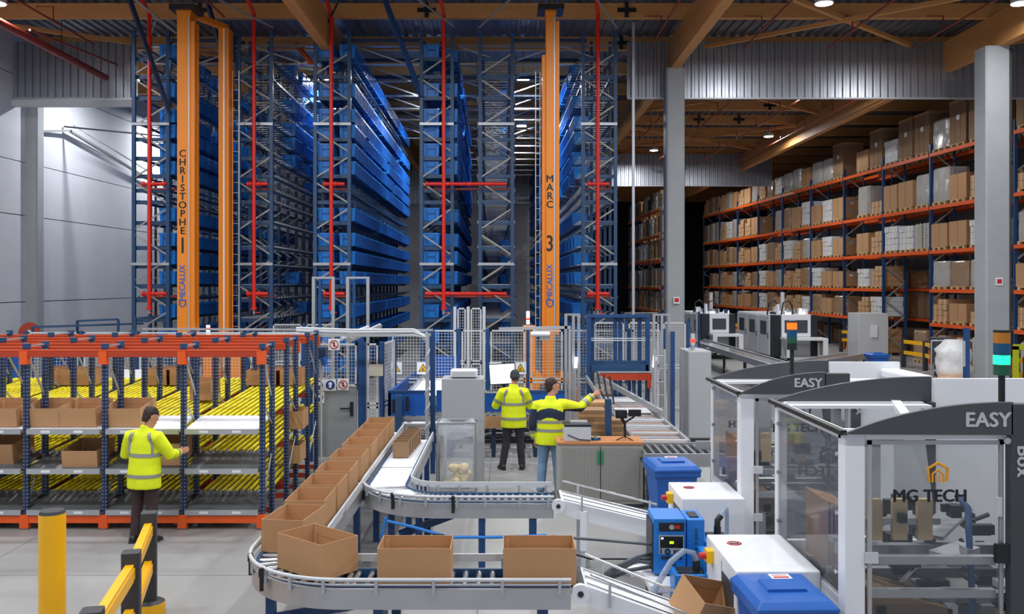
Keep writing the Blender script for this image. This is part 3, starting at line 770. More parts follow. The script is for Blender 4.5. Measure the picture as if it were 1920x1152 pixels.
# ================================================================ FAR PACKING MACHINES
def packing_machine(x0,x1,y0,y1,zt,label,small=False):
    t=thing('packing_machine',label,'machine',((x0+x1)/2,y0,0)); w=(x1-x0)/2; L=y1-y0
    body=MB().box(-w+.02,0.02,.25,w-.02,L,zt,'grey_paint').build('body',t,bevel=.04)
    MB().box(-w,-.03,.25,-w+.36,.35,zt,'dark_metal').build('corner_cover',t,bevel=.02); MB().box(w-.3,-.02,.25,w,.35,zt,'dark_metal').build('corner_cover',t,bevel=.02)
    MB().box(-w+.36,-.06,1.1,w-.3,.02,zt+.03,'white_paint').build('front_panel',t,bevel=.03)
    MB().box(-w+.5,-.08,1.28,w-.45,-.06,zt-.22,'smoked').build('window',t,bevel=.03)
    MB().box(-w+.49,-.065,1.27,w-.44,-.058,zt-.21,'charcoal').build('window_backing',t)
    # outfeed tunnel
    tu=MB().box(-w+.3,-1.0,1.0,w+.1,-.06,1.1,'white_paint').box(-w+.3,-1.0,.2,-w+.5,-.9,1.0,'white_paint').box(w-.1,-1.0,.2,w+.1,-.9,1.0,'white_paint').box(-w+.3,-1,.2,w+.1,-.06,.3,'grey_paint'); tu.build('outfeed_tunnel',t,bevel=.01)
    MB().box(w+.06,-.9,.35,w+.08,-.06,1.0,'smoked').build('tunnel_window',t)
    # side doors (facing -X)
    n=3; dl=L/n
    for i in range(n):
        y=.4+i*(L-.4)/n; d=MB().box(-w-.02,y+.03,.3,-w+.02,y+(L-.4)/n-.03,zt-.06,'white_paint').build('door',t,bevel=.01)
        MB().box(-w-.035,y+.45,1.15,-w-.02,y+(L-.4)/n-.45,zt-.3,'smoked').build('window',d); MB().box(-w-.024,y+.44,1.14,-w-.02,y+(L-.4)/n-.44,zt-.29,'charcoal').build('window_backing',d)
        MB().cyl((-w-.05,y+.12,1.0),(-w-.05,y+.12,1.25),.015,6,'black').build('door_handle',d)
    # top gear
    rr=random.Random(int(x0*10)); g=MB()
    for i in range(14):
        a=rr.uniform(-w*.8,w*.8); b=rr.uniform(.2,L*.7); g.box(a,b,zt,a+rr.uniform(.05,.25),b+rr.uniform(.1,.4),zt+rr.uniform(.08,.3),rr.choice(['steel','grey_paint','dark_metal','white_paint','frame_blue']))
    g.build('top_mechanism',t)
    MB().cyl((0,L*.3,zt),(0,L*.3,zt+.95),.09,12,'grey_paint').build('vertical_cylinder',t)
    MB().cyl((-w*.6,.5,zt),(-w*.6,.5,zt+.45),.08,12,'white_paint').build('vertical_cylinder',t)
    for s_ in (-.5,.1): MB().tube([(s_,.6,zt),(s_-.05,.6,zt+.4),(s_-.2,.6,zt+.62),(s_-.42,.6,zt+.5),(s_-.5,.6,zt)],.035,8,'black').build('hose',t)
    for (a,b) in ((-.3,.3),(.35,.5),(.1,L*.4)): MB().box(a,b,zt+.02,a+.22,b+.1,zt+.1,'led_white').build('work_light',t)
    for sx in (-w+.1,w-.1):
        for yy in (.15,L-.2): MB().box(sx-.05,yy-.05,0,sx+.05,yy+.05,.25,'black').build('foot',t)
    return t
packing_machine(11.2,13.1,38.2,44.0,2.02,'grey packing machine with rounded window, right of the far pair')
packing_machine(8.8,10.35,41,46,1.98,'grey packing machine with rounded window, beside the left grey column')
def simple_cabinet(label,x0,x1,y,depth,zt,mat1='cab_grey',name='control_cabinet'):
    t=thing(name,label,'cabinet',((x0+x1)/2,y,0)); w=(x1-x0)/2
    MB().box(-w,0,.1,w,depth,zt,mat1).build('body',t,bevel=.01); MB().box(-w+.03,.03,0,w-.03,depth-.03,.1,'charcoal').build('plinth',t)
    d=MB().box(-w+.02,-.02,.12,w-.02,0,zt-.02,mat1).build('door',t,bevel=.004)
    return t,d,w
t,d,w_=simple_cabinet('tall pale grey control cabinet beside the far blue wheelie bin',14.75,16.0,38,1.2,2.1,'grey_paint')
MB().box(-.12,-.07,1.1,.14,-.02,1.6,'white_paint').build('control_box',t)
t,d,w_=simple_cabinet('pale grey control cabinet left of the far packing machines',7.45,7.95,41.5,.6,1.95,'grey_paint')
# ================================================================ CONVEYORS
def rollers_x(t,x0,x1,y0,y1,z,pitch,m='alu',r=.025,name='roller'):
    proto=MB().cyl((0,y0,0),(0,y1,0),r,10,m).build(name,t,(x0,0,z)); x=x0+pitch
    while x<=x1: copy_mesh(proto,(x,0,z),t); x+=pitch
    return proto
def rollers_y(t,x0,x1,y0,y1,z,pitch,m='alu',r=.025,name='roller',lim=999):
    proto=MB().cyl((x0,0,0),(x1,0,0),r,10,m).build(name,t,(0,y0,z)); y=y0+pitch
    while y<=y1: copy_mesh(proto,(0,y,z),t); y+=pitch
def leg(t,x,y,z,m='frame_blue',w=.075):
    o=MB().box(-w/2,-w/2,.02,w/2,w/2,z,m).box(-.07,-.07,0,.07,.07,.02,'galv').build('leg',t,(x,y,0)); return o
def arcpts(cx,cy,r,a0,a1,n=20): return [(cx+r*math.cos(R(a0+(a1-a0)*i/n)),cy+r*math.sin(R(a0+(a1-a0)*i/n))) for i in range(n+1)]
def curve_conveyor(label,cx,cy,Ri,Ro,yend,xend,pitch,tables=None,legs=()):
    t=thing('roller_conveyor',label,'conveyor',(cx,cy,0))
    L=lambda r,ye=yend: [(-r,ye-cy)]+arcpts(0,0,r,180,270)+[(xend-cx,-r)]
    MB().sweep(L(Ro),.035,.71,.875,'alu').build('side_plate',t); MB().sweep(L(Ri),.035,.71,.875,'alu').build('side_plate',t)
    MB().sweep(L(Ro-.035),.03,.79,.885,'navy').build('inner_channel',t); MB().sweep(L(Ri+.035),.03,.79,.885,'navy').build('inner_channel',t)
    for rr in (Ro+.03,Ri-.03):
        if rr>Ri: MB().tube([(a,b,.955) for a,b in L(rr)],.017,8,'grey_paint').tube([(a,b,.915) for a,b in L(rr)],.01,6,'alu').build('guide_rail',t)
        else: MB().sweep(L(rr),.02,.93,.995,'grey_paint').build('guide_rail',t)
        br=MB()
        P=L(rr)
        br=MB().bar((0,0,-.09),(0,0,.03),.025,.04,'galv'); bo=None
        pts=[P[0],P[3],P[7],P[11],P[15],P[19]]+[((xend-cx)*k,-rr) for k in (.15,.4,.7,.95)]+[(-rr,(yend-cy)*k) for k in (.2,.45,.7)]
        for (a,b) in pts:
            bo=br.build('rail_bracket',t,(a,b,.93)) if bo is None else copy_mesh(bo,(a,b,.93),t)
    # rollers
    w=Ro-Ri-.08; ro=MB().cyl((0,-Ro+.04,0),(0,-Ri-.04,0),.027,12,'steel').build('roller',t,(0.06,0,.85))
    x=.06+pitch
    while x<xend-cx-.02: copy_mesh(ro,(x,0,.85),t); x+=pitch
    n=int(PI/2*(Ri+Ro)/2/pitch*1.1)
    for i in range(n+1):
        a=PI/2*i/n; c=copy_mesh(ro,(0,0,.85),t,rot=(0,0,-a))
    y=pitch; k=0
    while y<yend-cy-.02: copy_mesh(ro,(0,y,.85),t,rot=(0,0,-PI/2)); y+=pitch
    MB().sweep(L((Ri+Ro)/2),w*.9,.74,.76,'navy_dark').build('dark_under_sheet',t)
    for (a,b) in legs: leg(t,a-cx,b-cy,.72)
    return t
cv1=curve_conveyor('curved roller conveyor in the front carrying open cartons',-1.33,8.3,.43,.95,15.2,.52,.115,legs=[(-2.2,8.45),(-2.05,7.9),(-1.05,7.42),(-.95,7.82),(.3,7.42),(.3,7.82),(-1.8,9.2),(-2.24,9.8),(-1.8,10.9),(-2.24,12),(-1.8,12.6),(-1.8,14.3)])
for (a,b) in [((-.9,-.1,.3),(.2,-.5,.62)),((.28,-.86,.5),(.28,-.5,.5))]: MB().bar(a,b,.06,.08,'frame_blue').build('leg_brace',cv1)
cv2=curve_conveyor('curved roller conveyor behind, looping past the waste bag',-.75,11.18,.45,.98,14.4,.53,.085,legs=[(-1.35,10.65),(-1.0,10.35),(-.28,10.25),(-.95,10.9),(.3,10.66),(-1.25,11.6),(-1.68,11.7),(-1.25,13),(-1.25,14.2),(.3,10.25)])
MB().bar((-.5,-.6,.42),(.2,-.35,.62),.06,.08,'frame_blue').build('leg_brace',cv2)
MB().tube([(-.6,-.92,.66),(-.3,-.95,.6),(.1,-1.0,.5),(.6,-1.0,.5),(1.2,-1.0,.52)],.018,8,'cable_blue').build('air_line',cv2); MB().sphere((-.02,-1.0,.5),.05,'black',10,6,(2,.8,.8)).build('line_coupler',cv2)
MB().tube([(-.62,-.9,.7),(-.66,-.92,.5),(-.6,-.92,.35)],.02,8,'cable_blue').build('air_line',cv2)
# sensors on conveyor edge
for (a,b,t) in [(-.93,-.3,cv1),(-.72,-.72,cv1),(.15,-1.03,cv2),(-.55,-.85,cv2)]:
    MB().cyl((a,b,.78),(a,b,.97),.018,8,'black').box(a-.02,b-.02,.9,a+.02,b+.02,.96,'black').build('sensor',t)
# bright lit section of conveyor 2 : white plate added to paint the brightness of its rollers
mb=MB()
MB().box(-.94,1.0,.862,-.49,3.15,.882,'white_paint').build('lit_roller_plate',cv2)
# ---------------------------------------------------------------- open cartons
def open_box(L,W,Hh,m='cardboard',flap=True):
    mb=MB(); a,b=L/2,W/2; t=.006
    mb.box(-a,-b,0,a,-b+t,Hh,m).box(-a,b-t,0,a,b,Hh,m).box(-a,-b+t,0,-a+t,b-t,Hh,m).box(a-t,-b+t,0,a,b-t,Hh,m).box(-a+t,-b+t,0,a-t,b-t,t,m)
    if flap:
        mb.box(-a+t,b-t-.004,.02,-a+.05,b-t,Hh-.03,'cardboard_light'); mb.box(-a+.045,-b+t,Hh*.55,-a+.047,-b+t+.003,Hh,'cardboard_dark')
        mb.box(-a+t,-b+t,Hh-.09,a-t,-b+t+.002,Hh-.088,'cardboard_dark').box(-a+t,b-t-.002,Hh-.09,a-t,b-t,Hh-.088,'cardboard_dark')
    return mb
BOX=open_box(.6,.4,.30)
bx0=BOX.build('open_carton',None,(-.76,7.62,.878)); tag(bx0,'open brown carton in the middle of the front conveyor','box','open cartons on the front conveyor')
def place_box(loc,rz,label,group='open cartons on the front conveyor',src=bx0,sc=None,rot=None):
    o=src.copy(); COL.objects.link(o); o.location=loc; o.rotation_euler=rot or (0,0,rz); o['label']=label; o['group']=group
    if sc: o.scale=sc
    return o
place_box((.27,7.62,.878),0,'open brown carton at the right end of the front conveyor')
place_box((-1.64,7.86,.878),R(-40),'open brown carton turning the corner, nearest the camera on the bend')
ordn=['just behind the corner carton','second behind the bend','third behind the bend','fourth behind the bend','fifth behind the bend','sixth behind the bend','seventh behind the bend','eighth behind the bend, second from the end','last and farthest of the row']
for i,(y,sc_) in enumerate(zip((8.62,9.36,10.06,10.8,11.65,12.5,13.15,13.78,14.42),[1]*9)):
    place_box((-2.02+(.0 if i else -.0),y,.878),R(90 if i else 82),'open brown carton on the left conveyor run, '+ordn[i])
sm=open_box(.22,.2,.22,'cardboard_dark',False).build('small_carton',None,(-1.5,12.9,.89)); tag(sm,'small open carton at the front of the little row on the brightly lit conveyor','box','small cartons on the rear conveyor')
for i in range(1,6): place_box((-1.5+.012*i,12.9+.215*i,.89),0,'small open carton in the little row on the brightly lit conveyor, '+['second from the front','third from the front','fourth from the front','fifth from the front','at the very back'][i-1],'small cartons on the rear conveyor',sm)
# ---------------------------------------------------------------- declining white belt conveyors into the box machines
def decline(label,x0,x1,y0,y1,z0,z1,post):
    t=thing('belt_conveyor',label,'conveyor',(x0,y0,0)); L=x1-x0; w=y1-y0; dz=z1-z0
    for yy in (0,w): MB().prism([(.06,z0-.03),(.06,z0+.03),(L,z1+.03),(L,z1-.16),(.35,z0-.03-.16+ -.03),(.1,z0-.14)],yy-.02,yy+.02,'white_paint').build('side_frame',t)
    MB().bar((.05,w/2,z0+.005),(L,w/2,z1+.005),w-.05,.05,'white_paint').build('belt',t)
    for k in (.1,.5,.9): MB().bar((.08,w*k,z0+.031),(L,w*k,z1+.031),.014,.004,'charcoal').build('belt_groove',t)
    MB().cyl((.02,.02,z0-.03),(.02,w-.02,z0-.03),.065,16,'black').build('drive_roller',t); MB().cyl((.02,-.05,z0-.03),(.02,.0,z0-.03),.075,16,'white_paint').cyl((.02,-.06,z0-.03),(.02,-.05,z0-.03),.025,10,'dark_metal').build('bearing_cover',t)
    for yy in (-.05,w+.05):
        MB().tube([(.1,yy,z0+.13),(L-.2,yy,z1+.17)],.012,8,'steel').build('guide_rod',t)
        for k in (.2,.8): MB().bar((L*k,yy,z0+dz*k-.05),(L*k,yy,z0+dz*k+.15),.02,.03,'galv').build('rod_holder',t)
    MB().box(post-.035,-.07,.35,post+.035,.0,z0+dz*post/L-.02,'white_paint').box(post-.025,-.06,.05,post+.025,-.01,.35,'grey_paint').box(post-.12,-.12,0,post+.12,.05,.05,'grey_paint').build('support_leg',t)
    MB().box(post-.035,w,.1,post+.035,w+.07,z0+dz*post/L-.02,'white_paint').box(post-.12,w,0,post+.12,w+.1,.1,'grey_paint').build('support_leg',t)
    return t
decline('white declining belt conveyor from the rear roller curve to the glue machine',.56,1.98,10.22,10.7,.88,.56,.3)
decline('white declining belt conveyor in front carrying the tilted carton',.58,1.86,7.4,7.85,.86,.42,.95)
o=place_box((1.6,7.5,.56),0,'open carton tipped sideways on the front declining conveyor','cartons at the box machine',sc=(.72,.95,.95),rot=(R(20),R(16),R(24)))
# ================================================================ CARTON FLOW RACK
XR=-3.34; BW=1.075; NB=6
fl=thing('carton_flow_rack','orange and navy carton flow rack with yellow roller lanes at left','rack',(XR,12.4,0))
YS=[0,.5,1.35,1.95,2.8,3.5]
pu=MB().box(-.035,-.03,.05,.035,.03,2.48,'post_perf').box(-.04,-.035,2.46,.04,.035,2.53,'navy').box(-.045,-.05,0,.045,.05,.05,'galv')
p0=None
for k in range(NB+1):
    for y in YS:
        p0=pu.build('upright',fl,(-k*BW,y,0)) if p0 is None else copy_mesh(p0,(-k*BW,y,0),fl)
tbm=MB().box(-BW+.0,-.03,-.05,0,.03,.05,'beam_red').box(-BW,-.035,.035,0,-.03,.045,'rack_orange'); b0=None
for k in range(NB):
    for y in (-.05,.55,1.3,2.0,2.75,3.55):
        b0=tbm.build('top_beam',fl,(-k*BW,y,2.4)) if b0 is None else copy_mesh(b0,(-k*BW,y,2.4),fl)
s0=None
for k in range(NB+1):
    for y in (-.05,2.0,3.55):
        s0=MB().box(-.055,-.045,-.12,.055,.045,.06,'rack_orange').build('beam_end_plate',fl,(-k*BW,y,2.37)) if s0 is None else copy_mesh(s0,(-k*BW,y,2.37),fl)
for k in range(NB):
    MB().box(-k*BW-BW,-.07,.09,-k*BW,-.02,.19,'rack_orange').build('base_beam',fl)
    for y in (.5,1.35,1.95,2.8,3.5): MB().box(-k*BW-BW,y-.02,.1,-k*BW,y+.02,.17,'beam_red').build('base_beam',fl)
for k in range(NB+1): MB().box(-k*BW-.06,-.08,.02,-k*BW+.06,-.0,.2,'rack_orange').build('foot_plate',fl)
# side braces per frame pair
bz=None
for k in range(NB+1):
    for (ya,yb) in ((0,.5),(1.35,1.95),(2.8,3.5)):
        for (za,zb) in ((2.4,1.75),(.35,.95),(1.75,1.35)):
            MB().bar((-k*BW,ya,za),(-k*BW,yb,zb),.012,.035,'galv').build('brace',fl)
        MB().bar((-k*BW,ya,2.49),(-k*BW,yb,2.49),.02,.02,'galv').build('top_tie',fl)
# lanes
wm=MB(); wm.box(-.016,0,-.035,.016,3.5,-.012,'dark_metal'); y=.02
while y<3.48:
    wm.cyl((-.018,y,0),(.018,y,0),.019,8,'roller_yellow'); y+=.05
lane=None
for (zf,zt,zb,mm) in ((1.34,1.45,1.60,'white_paint'),(.80,.95,1.12,'tray_dark'),(.24,.38,.56,'tray_dark')):
    ang=math.atan2(zb-zt,3.0)
    for k in range(NB):
        x1=-k*BW-.04; x0=-(k+1)*BW+.04
        MB().box(x0,-.09,zf-.04,x1,-.06,zf+.03,'galv').box(x0+.2,-.092,zf-.02,x0+.32,-.09,zf+.012,'sign_white').box(x1-.35,-.092,zf-.02,x1-.23,-.09,zf+.012,'sign_white').build('shelf_front_beam',fl)
        MB().prism([(-.06,zf-.0),(-.06,zf+.02),(.56,zt),(.56,zt-.02)],x0,x1,mm,'x').build('picking_tray',fl)
        if mm!='white_paint':
            m_=MB()
            for i in range(9): m_.cyl((x0+.05+i*.11,.5,zt-.0),(x0+.05+i*.11,.575,zt+.01),.024,8,'steel')
            m_.build('lane_end_rollers',fl)
        else:
            MB().box(x0,.56,zt-.02,x1,.58,zt+.01,'sign_white').build('tray_lip',fl)
        n=11
        for i in range(n):
            x=x0+.045+i*(x1-x0-.09)/(n-1)
            if lane is None: lane=wm.build('roller_lane',fl,(x,.58,zt),flip=False)
            else: copy_mesh(lane,(x,.58,zt),fl)
            if lane.location.x!=x or True:
                pass
        # cross beam supports
        for yy in (1.35,2.8): MB().box(x0,yy-.03,zt+(yy-.58)*math.tan(ang)-.12,x1,yy+.03,zt+(yy-.58)*math.tan(ang)-.04,'beam_red').build('lane_support',fl)
for o in [c for c in fl.children if c.name.startswith('roller_lane')]:
    zt=o.location.z; zb={1.45:1.60,.95:1.12,.38:.56}[round(zt,2)]; o.rotation_euler=(math.atan2(zb-zt,3.0),0,0)
# open cartons on the flow rack
fb=open_box(.52,.58,.26).build('open_carton',None,(0,0,0)); first=[True]
def rackbox(pxc,y,z,label,rz=0,sc=(1,1,1),tilt=8):
    d=y; x=(pxc-VX)*d/F
    if first[0]: o=fb; first[0]=False
    else: o=fb.copy(); COL.objects.link(o)
    o.location=(x,y,z); o.rotation_euler=(R(tilt),0,R(rz)); o.scale=sc; tag(o,label,'box','open cartons on the flow rack'); return o
for xx,lab in ((18,'leftmost open carton on the top picking shelf'),(98,'second open carton from the left on the top picking shelf'),(163,'third open carton from the left on the top picking shelf'),(245,'open carton on the top picking shelf above the left worker')):
    rackbox(xx,12.72,1.42,lab)
rackbox(168,12.7,.87,'open carton on the middle shelf left of the left worker',0,(.93,1,.9))
rackbox(322,12.72,.89,'open carton on the middle shelf being picked by the left worker',0,(.9,1,1.2))
rackbox(14,12.8,.89,'open carton on the middle shelf at the photo left edge',0,(.93,1,1.1))
for (xx,y,lab,s_) in ((385,14.1,'open carton halfway up the top roller lanes behind the left worker',(.62,.8,1.1)),):
    rackbox(xx,y,1.575,lab,0,s_,3)
for (xx,lab,s_) in ((120,'carton at the rear of the top lanes, far left',(1,.8,1)),(168,'carton at the rear of the top lanes beside the far left one',(.85,.8,.95)),(305,'carton at the rear of the top lanes left of centre',(.8,.8,1)),(336,'carton at the rear of the top lanes near the tall mast',(.5,.8,1.05)),(500,'carton at the rear of the top lanes near the right end',(1.1,.8,.95)),(548,'rightmost carton at the rear of the top lanes',(.85,.8,.95))):
    rackbox(xx,15.7,1.63,lab,0,s_,3)
for (xx,y,z,lab) in ((560,13.6+.9,.98,'carton on the middle lanes near the right end of the flow rack'),(555,14.4,.46,'carton on the lowest lanes near the right end of the flow rack')):
    rackbox(xx-2,y,z+.08,lab,0,(.5,.7,1.1),3)
# ================================================================ FENCES
def wire_panel(t,x0,x1,z0,z1,y=0,axis='x',name='wire_panel',fm='grey_paint',p=.068):
    a=MB().box(x0,-.012,z0,x1,.012,z0+.035,fm).box(x0,-.012,z1-.035,x1,.012,z1,fm).box(x0,-.012,z0,x0+.035,.012,z1,fm).box(x1-.035,-.012,z0,x1,.012,z1,fm)
    pf=a.build(name,t,(0,y,0))
    m=MB(); x=x0+p
    while x<x1-.03: m.box(x-.003,-.003,z0,x+.003,.003,z1,'grey_paint'); x+=p
    z=z0+p
    while z<z1-.03: m.box(x0,-.007,z-.003,x1,-.002,z+.003,'grey_paint'); z+=p
    g=m.build('wire_mesh',pf,flip=False); g['kind']='stuff'; return pf
def fence_run(label,xs,y,ztop,mid=1.2,z0=.12,post='frame_blue',rot=0):
    t=thing('mesh_fence',label,'fence',(xs[0],y,0),rot)
    for i,x in enumerate(xs):
        MB().box(x-xs[0]-.035,-.03,0,x-xs[0]+.035,.03,ztop+.03,post).build('post',t)
        if i<len(xs)-1:
            a=x-xs[0]+.06; b=xs[i+1]-xs[0]-.06
            wire_panel(t,a,b,mid+.02,ztop); wire_panel(t,a,b,z0,mid-.02)
    return t
fence_run('blue-posted wire mesh guard fence in front of the crane aisles',[-2.6,-1.7,-1.06,-.42,.47,1.3,2.72,3.49],20.1,2.32)
fence_run('blue-posted wire mesh guard fence behind the flow rack',[-10.4,-9.2,-8.0,-6.8,-5.6,-4.4],19.6,2.3,1.1)
fence_run('low grey mesh fence in front of the second rack',[-6.4,-5.5,-4.6],24.6,2.25,1.2)
fence_run('tall narrow mesh screens between the fourth and fifth racks',[-1.28,-.95,-.56],22.4,2.75,1.4,post='grey_paint')
fence_run('mesh fence behind the blue lift frame',[2.2,3.1,4.0,4.7],23.5,2.35,1.2)
fence_run('far mesh fence standing beyond the steel pole',[4.2,5.6,7.0],33,2.3,1.2)
t=thing('handrail','blue handrail frame along the left wall behind the flow rack','handrail',(0,0,0))
for (a,b) in (((-13.6,26,2.1),(-10.9,27.2,2.15)),((-12.6,26.6,2.25),(-11.4,26.6,2.3)),((-12.6,26.6,0),(-12.6,26.6,2.25)),((-11.4,26.6,0),(-11.4,26.6,2.3)),((-10.9,26.6,0),(-10.9,26.6,2.4)),((-13.6,26.,0),(-13.6,26,2.1))): MB().bar(a,b,.06,.06,'navy').build('rail_tube',t)
# gate with safety signs
D=17.1; gx0=px(590,0,D).x; gx1=px(679,0,D).x
g=thing('safety_gate','grey service gate with wire upper half and safety signs','gate',(gx0,D,0)); gw=gx1-gx0-.1
df=wire_panel(g,.02,gw,1.42,2.22,name='upper_frame'); MB().box(.02,-.02,.08,gw,.02,1.40,'cab_grey_dark').build('lower_panel',g)
MB().box(.0,-.02,1.39,gw,.02,1.43,'grey_paint').build('middle_rail',g)
MB().box(gw+.03,-.04,0,gw+.12,.04,2.3,'frame_blue').build('post',g); MB().box(-.1,-.04,0,-.03,.04,2.3,'frame_blue').build('post',g)
MB().box(gw-.12,-.06,.86,gw-.06,-.02,1.12,'black').bar((gw-.09,-.07,1.0),(gw-.3,-.07,1.0),.02,.025,'black').build('door_handle',g)
def plaque(parent,x,z,s,kind,y=-.03,name='safety_sign'):
    p=MB().box(x-s/2,y-.006,z-s/2,x+s/2,y,z+s/2,'sign_white').build(name,parent); r=s*.4
    if kind in('blue','blue2'):
        m=MB().cyl((x,y-.006,z),(x,y-.009,z),r,24,'sign_blue').sphere((x,y-.01,z+.02),r*.42,'sign_white',12,6,(1,.06,1))
        if kind=='blue': m.box(x-r*.6,y-.014,z+.025,x+r*.6,y-.012,z+.04,'sign_white')
        else: m.box(x-r*.3,y-.012,z-r*.6,x+r*.3,y-.0095,z+r*.1,'sign_white')
        m.build('pictogram',p)
    elif kind=='red':
        m=MB().tube([(x+math.cos(a)*r*.9,y-.008,z+math.sin(a)*r*.9) for a in [2*PI*i/24 for i in range(25)]],r*.1,6,'sign_red').bar((x-r*.6,y-.009,z+r*.6),(x+r*.6,y-.009,z-r*.6),.004,r*.18,'sign_red').box(x-r*.15,y-.0085,z-r*.5,x+r*.15,y-.0065,z+r*.3,'text_black').sphere((x,y-.008,z+r*.42),r*.14,'text_black',10,6,(1,.1,1)).build('pictogram',p)
    elif kind=='warn':
        m=MB().prism([(x-r,z-r*.75),(x+r,z-r*.75),(x,z+r*.95)],y-.008,y-.006,'text_black').prism([(x-r*.78,z-r*.62),(x+r*.78,z-r*.62),(x,z+r*.7)],y-.010,y-.008,'sign_yellow').box(x-r*.3,y-.012,z-r*.45,x+r*.3,y-.0101,z-r*.3,'text_black').bar((x-r*.25,y-.011,z-r*.3),(x+r*.15,y-.011,z+r*.1),.002,r*.14,'text_black').build('pictogram',p)
    return p
def gxz(x,y,d=D): p=px(x,y,d); return p.x-gx0,p.z
for (a,b,k) in ((598,722,'blue'),(620,722,'blue2'),(644,721,'red'),(598,745,'blue'),(627,646,'red')):
    x,z=gxz(a,b); plaque(g,x,z,.215,k)
g2=fence_run('grey mesh fence bay beside the service gate, with tan plate',[px(683,0,D).x,px(715,0,D).x],D,2.22,1.05)
MB().box(.1,-.05,px(0,705,D).z,.36,-.03,px(0,683,D).z,'sign_tan').build('plate',g2)
g3=fence_run('mesh fence panel turning back beside the blue infeed',[px(717,0,D).x,px(717,0,D).x+1.2],D+.05,2.22,1.05,rot=R(86))
fs=thing('warning_board','row of yellow triangular machine warning signs on the fence','sign',(0,19.93,0))
bpy.data.objects.remove(fs)
for (a,lb) in ((742,'white plate with yellow warning triangle on the fence, left of the grey pole'),(793,'white plate with yellow warning triangle partly behind the grey pole'),(929,'small warning plate behind the monitor'),(976,'white plate with yellow warning triangle above the capped worker')):
    p=px(a,691,20.05); t=thing('warning_sign',lb,'sign',(p.x,20.085,p.z)); q=plaque(t,0,0,.27,'warn',0,'sign_plate')
# overhead cable tray and wrapped pole
t=thing('cable_tray','grey overhead cable tray carried on a cable-wrapped pole','cable tray',(0,0,0)); D2=15.4
a=px(290,634,D2);b=px(803,628,D2)
MB().bar((a.x,D2+.6,a.z),(b.x,D2+.6,a.z+.02),.12,.05,'cab_grey').build('tray',t); MB().bar((a.x-.6,D2+1.0,a.z+.1),(b.x,D2+1.0,a.z+.08),.08,.035,'galv').build('tray',t)
MB().box(b.x-.01,D2+.56,0,b.x+.07,D2+.64,b.z+.03,'frame_blue').build('post',t)
MB().cyl((b.x-.06,D2+.5,.1),(b.x-.06,D2+.5,b.z-.0),.035,10,'cab_grey').build('conduit',t)
pts=[(b.x-.06+math.cos(i*.9)*.04,D2+.5+math.sin(i*.9)*.04,.3+i*.045) for i in range(47)]
MB().tube(pts,.012,6,'grey_paint').build('spiral_cable',t)
for k,(z,r_) in enumerate(((.02,.03),(.06,.022),(-.04,.025))): MB().tube([(b.x-2.4,D2+.7,b.z+z+.02),(b.x-1.4,D2+.6,b.z+z-.01),(b.x-.3,D2+.55,b.z+z),(b.x-.06,D2+.5,b.z-.08)],r_,8,'grey_paint').build('cable_bundle',t)
MB().tube([px(655,638,17.5),px(690,622,18.6),px(712,612,19.6)],.06,8,'alu').build('cable_bundle',t)
MB().tube([px(640,636,17.5),px(668,622,18.3),px(690,614,19)],.04,8,'grey_paint').build('cable_bundle',t)
# tall aluminium goal-post frames
def portal(label,xs,ztpx,zbpx,d,m='alu',bar=True,w=.07):
    t=thing('portal_frame',label,'frame',(px(xs[0],0,d).x,d,0)); x0=px(xs[0],0,d).x
    for x in xs: MB().box(px(x,0,d).x-x0-w/2,-w/2,max(0,H-(zbpx-HY)*d/F),px(x,0,d).x-x0+w/2,w/2,H-(ztpx-HY)*d/F,m).build('post',t)
    if bar: MB().box(-w/2,-w/2,H-(ztpx-HY)*d/F-.0,px(xs[-1],0,d).x-x0+w/2,w/2,H-(ztpx-HY)*d/F+w*.7,m).build('crossbar',t)
    return t
portal('grey aluminium frame left of the packed rack front',[588,625],523,900,21.5)
portal('grey aluminium frame in front of the packed third rack',[652,690],523,900,21.5)
portal('grey frame beside the right crane base',[1061,1075,1085],592,900,19.2,w=.06)
portal('grey frame right of the blue lift',[1226,1241,1254],592,900,19.0,w=.05)
portal('blue post frame behind the service gate',[600,664],525,900,22.2,'frame_blue')
# long grey bar on fence top and roll
t=thing('film_roll','white roll hanging from a grey arm above the right fence','roll',(0,0,0))
MB().bar(px(935,617,19.2),px(1070,614,19.2),.06,.06,'cab_grey').build('arm',t); MB().cyl(px(995,627,19.1),px(1031,627,19.1),.055,14,'white_paint').build('roll',t); MB().box(px(1012,0,19.2).x,19.1,px(0,638,19.2).z,px(1031,0,19.2).x,19.2,px(0,631,19.2).z,'cab_grey').build('motor',t)
MB().cyl((px(1068,0,19.2).x,19.2,0),(px(1068,0,19.2).x,19.2,px(0,612,19.2).z),.03,8,'cab_grey').build('post',t)
# blue lift frame with orange beam
d=19.75; t=thing('lift_frame','tall open blue lift frame right of the crane aisle','lift',(px(1105,0,d).x,d,0)); x0=px(1105,0,d).x
Z=lambda y,dd=d: H-(y-HY)*dd/F
for x in (1104,1214):
    MB().box(px(x,0,d).x-x0-.045,-.05,0,px(x,0,d).x-x0+.045,.05,Z(592),'frame_blue').build('post',t)
for x in (1112,1155,1164,1201): MB().box(px(x,0,d).x-x0-.04,.1,.3,px(x,0,d).x-x0+.04,.18,Z(594),'frame_blue').build('inner_post',t)
MB().box(-.06,-.06,Z(596),px(1217,0,d).x-x0,.06,Z(590),'frame_blue').build('top_bar',t); MB().box(-.06,.1,Z(598),px(1217,0,d).x-x0,.2,Z(592),'frame_blue').build('top_bar',t)
MB().box(0,.06,Z(684),1.25,.14,Z(677),'navy').build('lower_bar',t); MB().box(.02,-.05,Z(698),px(1215,0,d).x-x0,.15,Z(684),'navy').build('carriage',t)
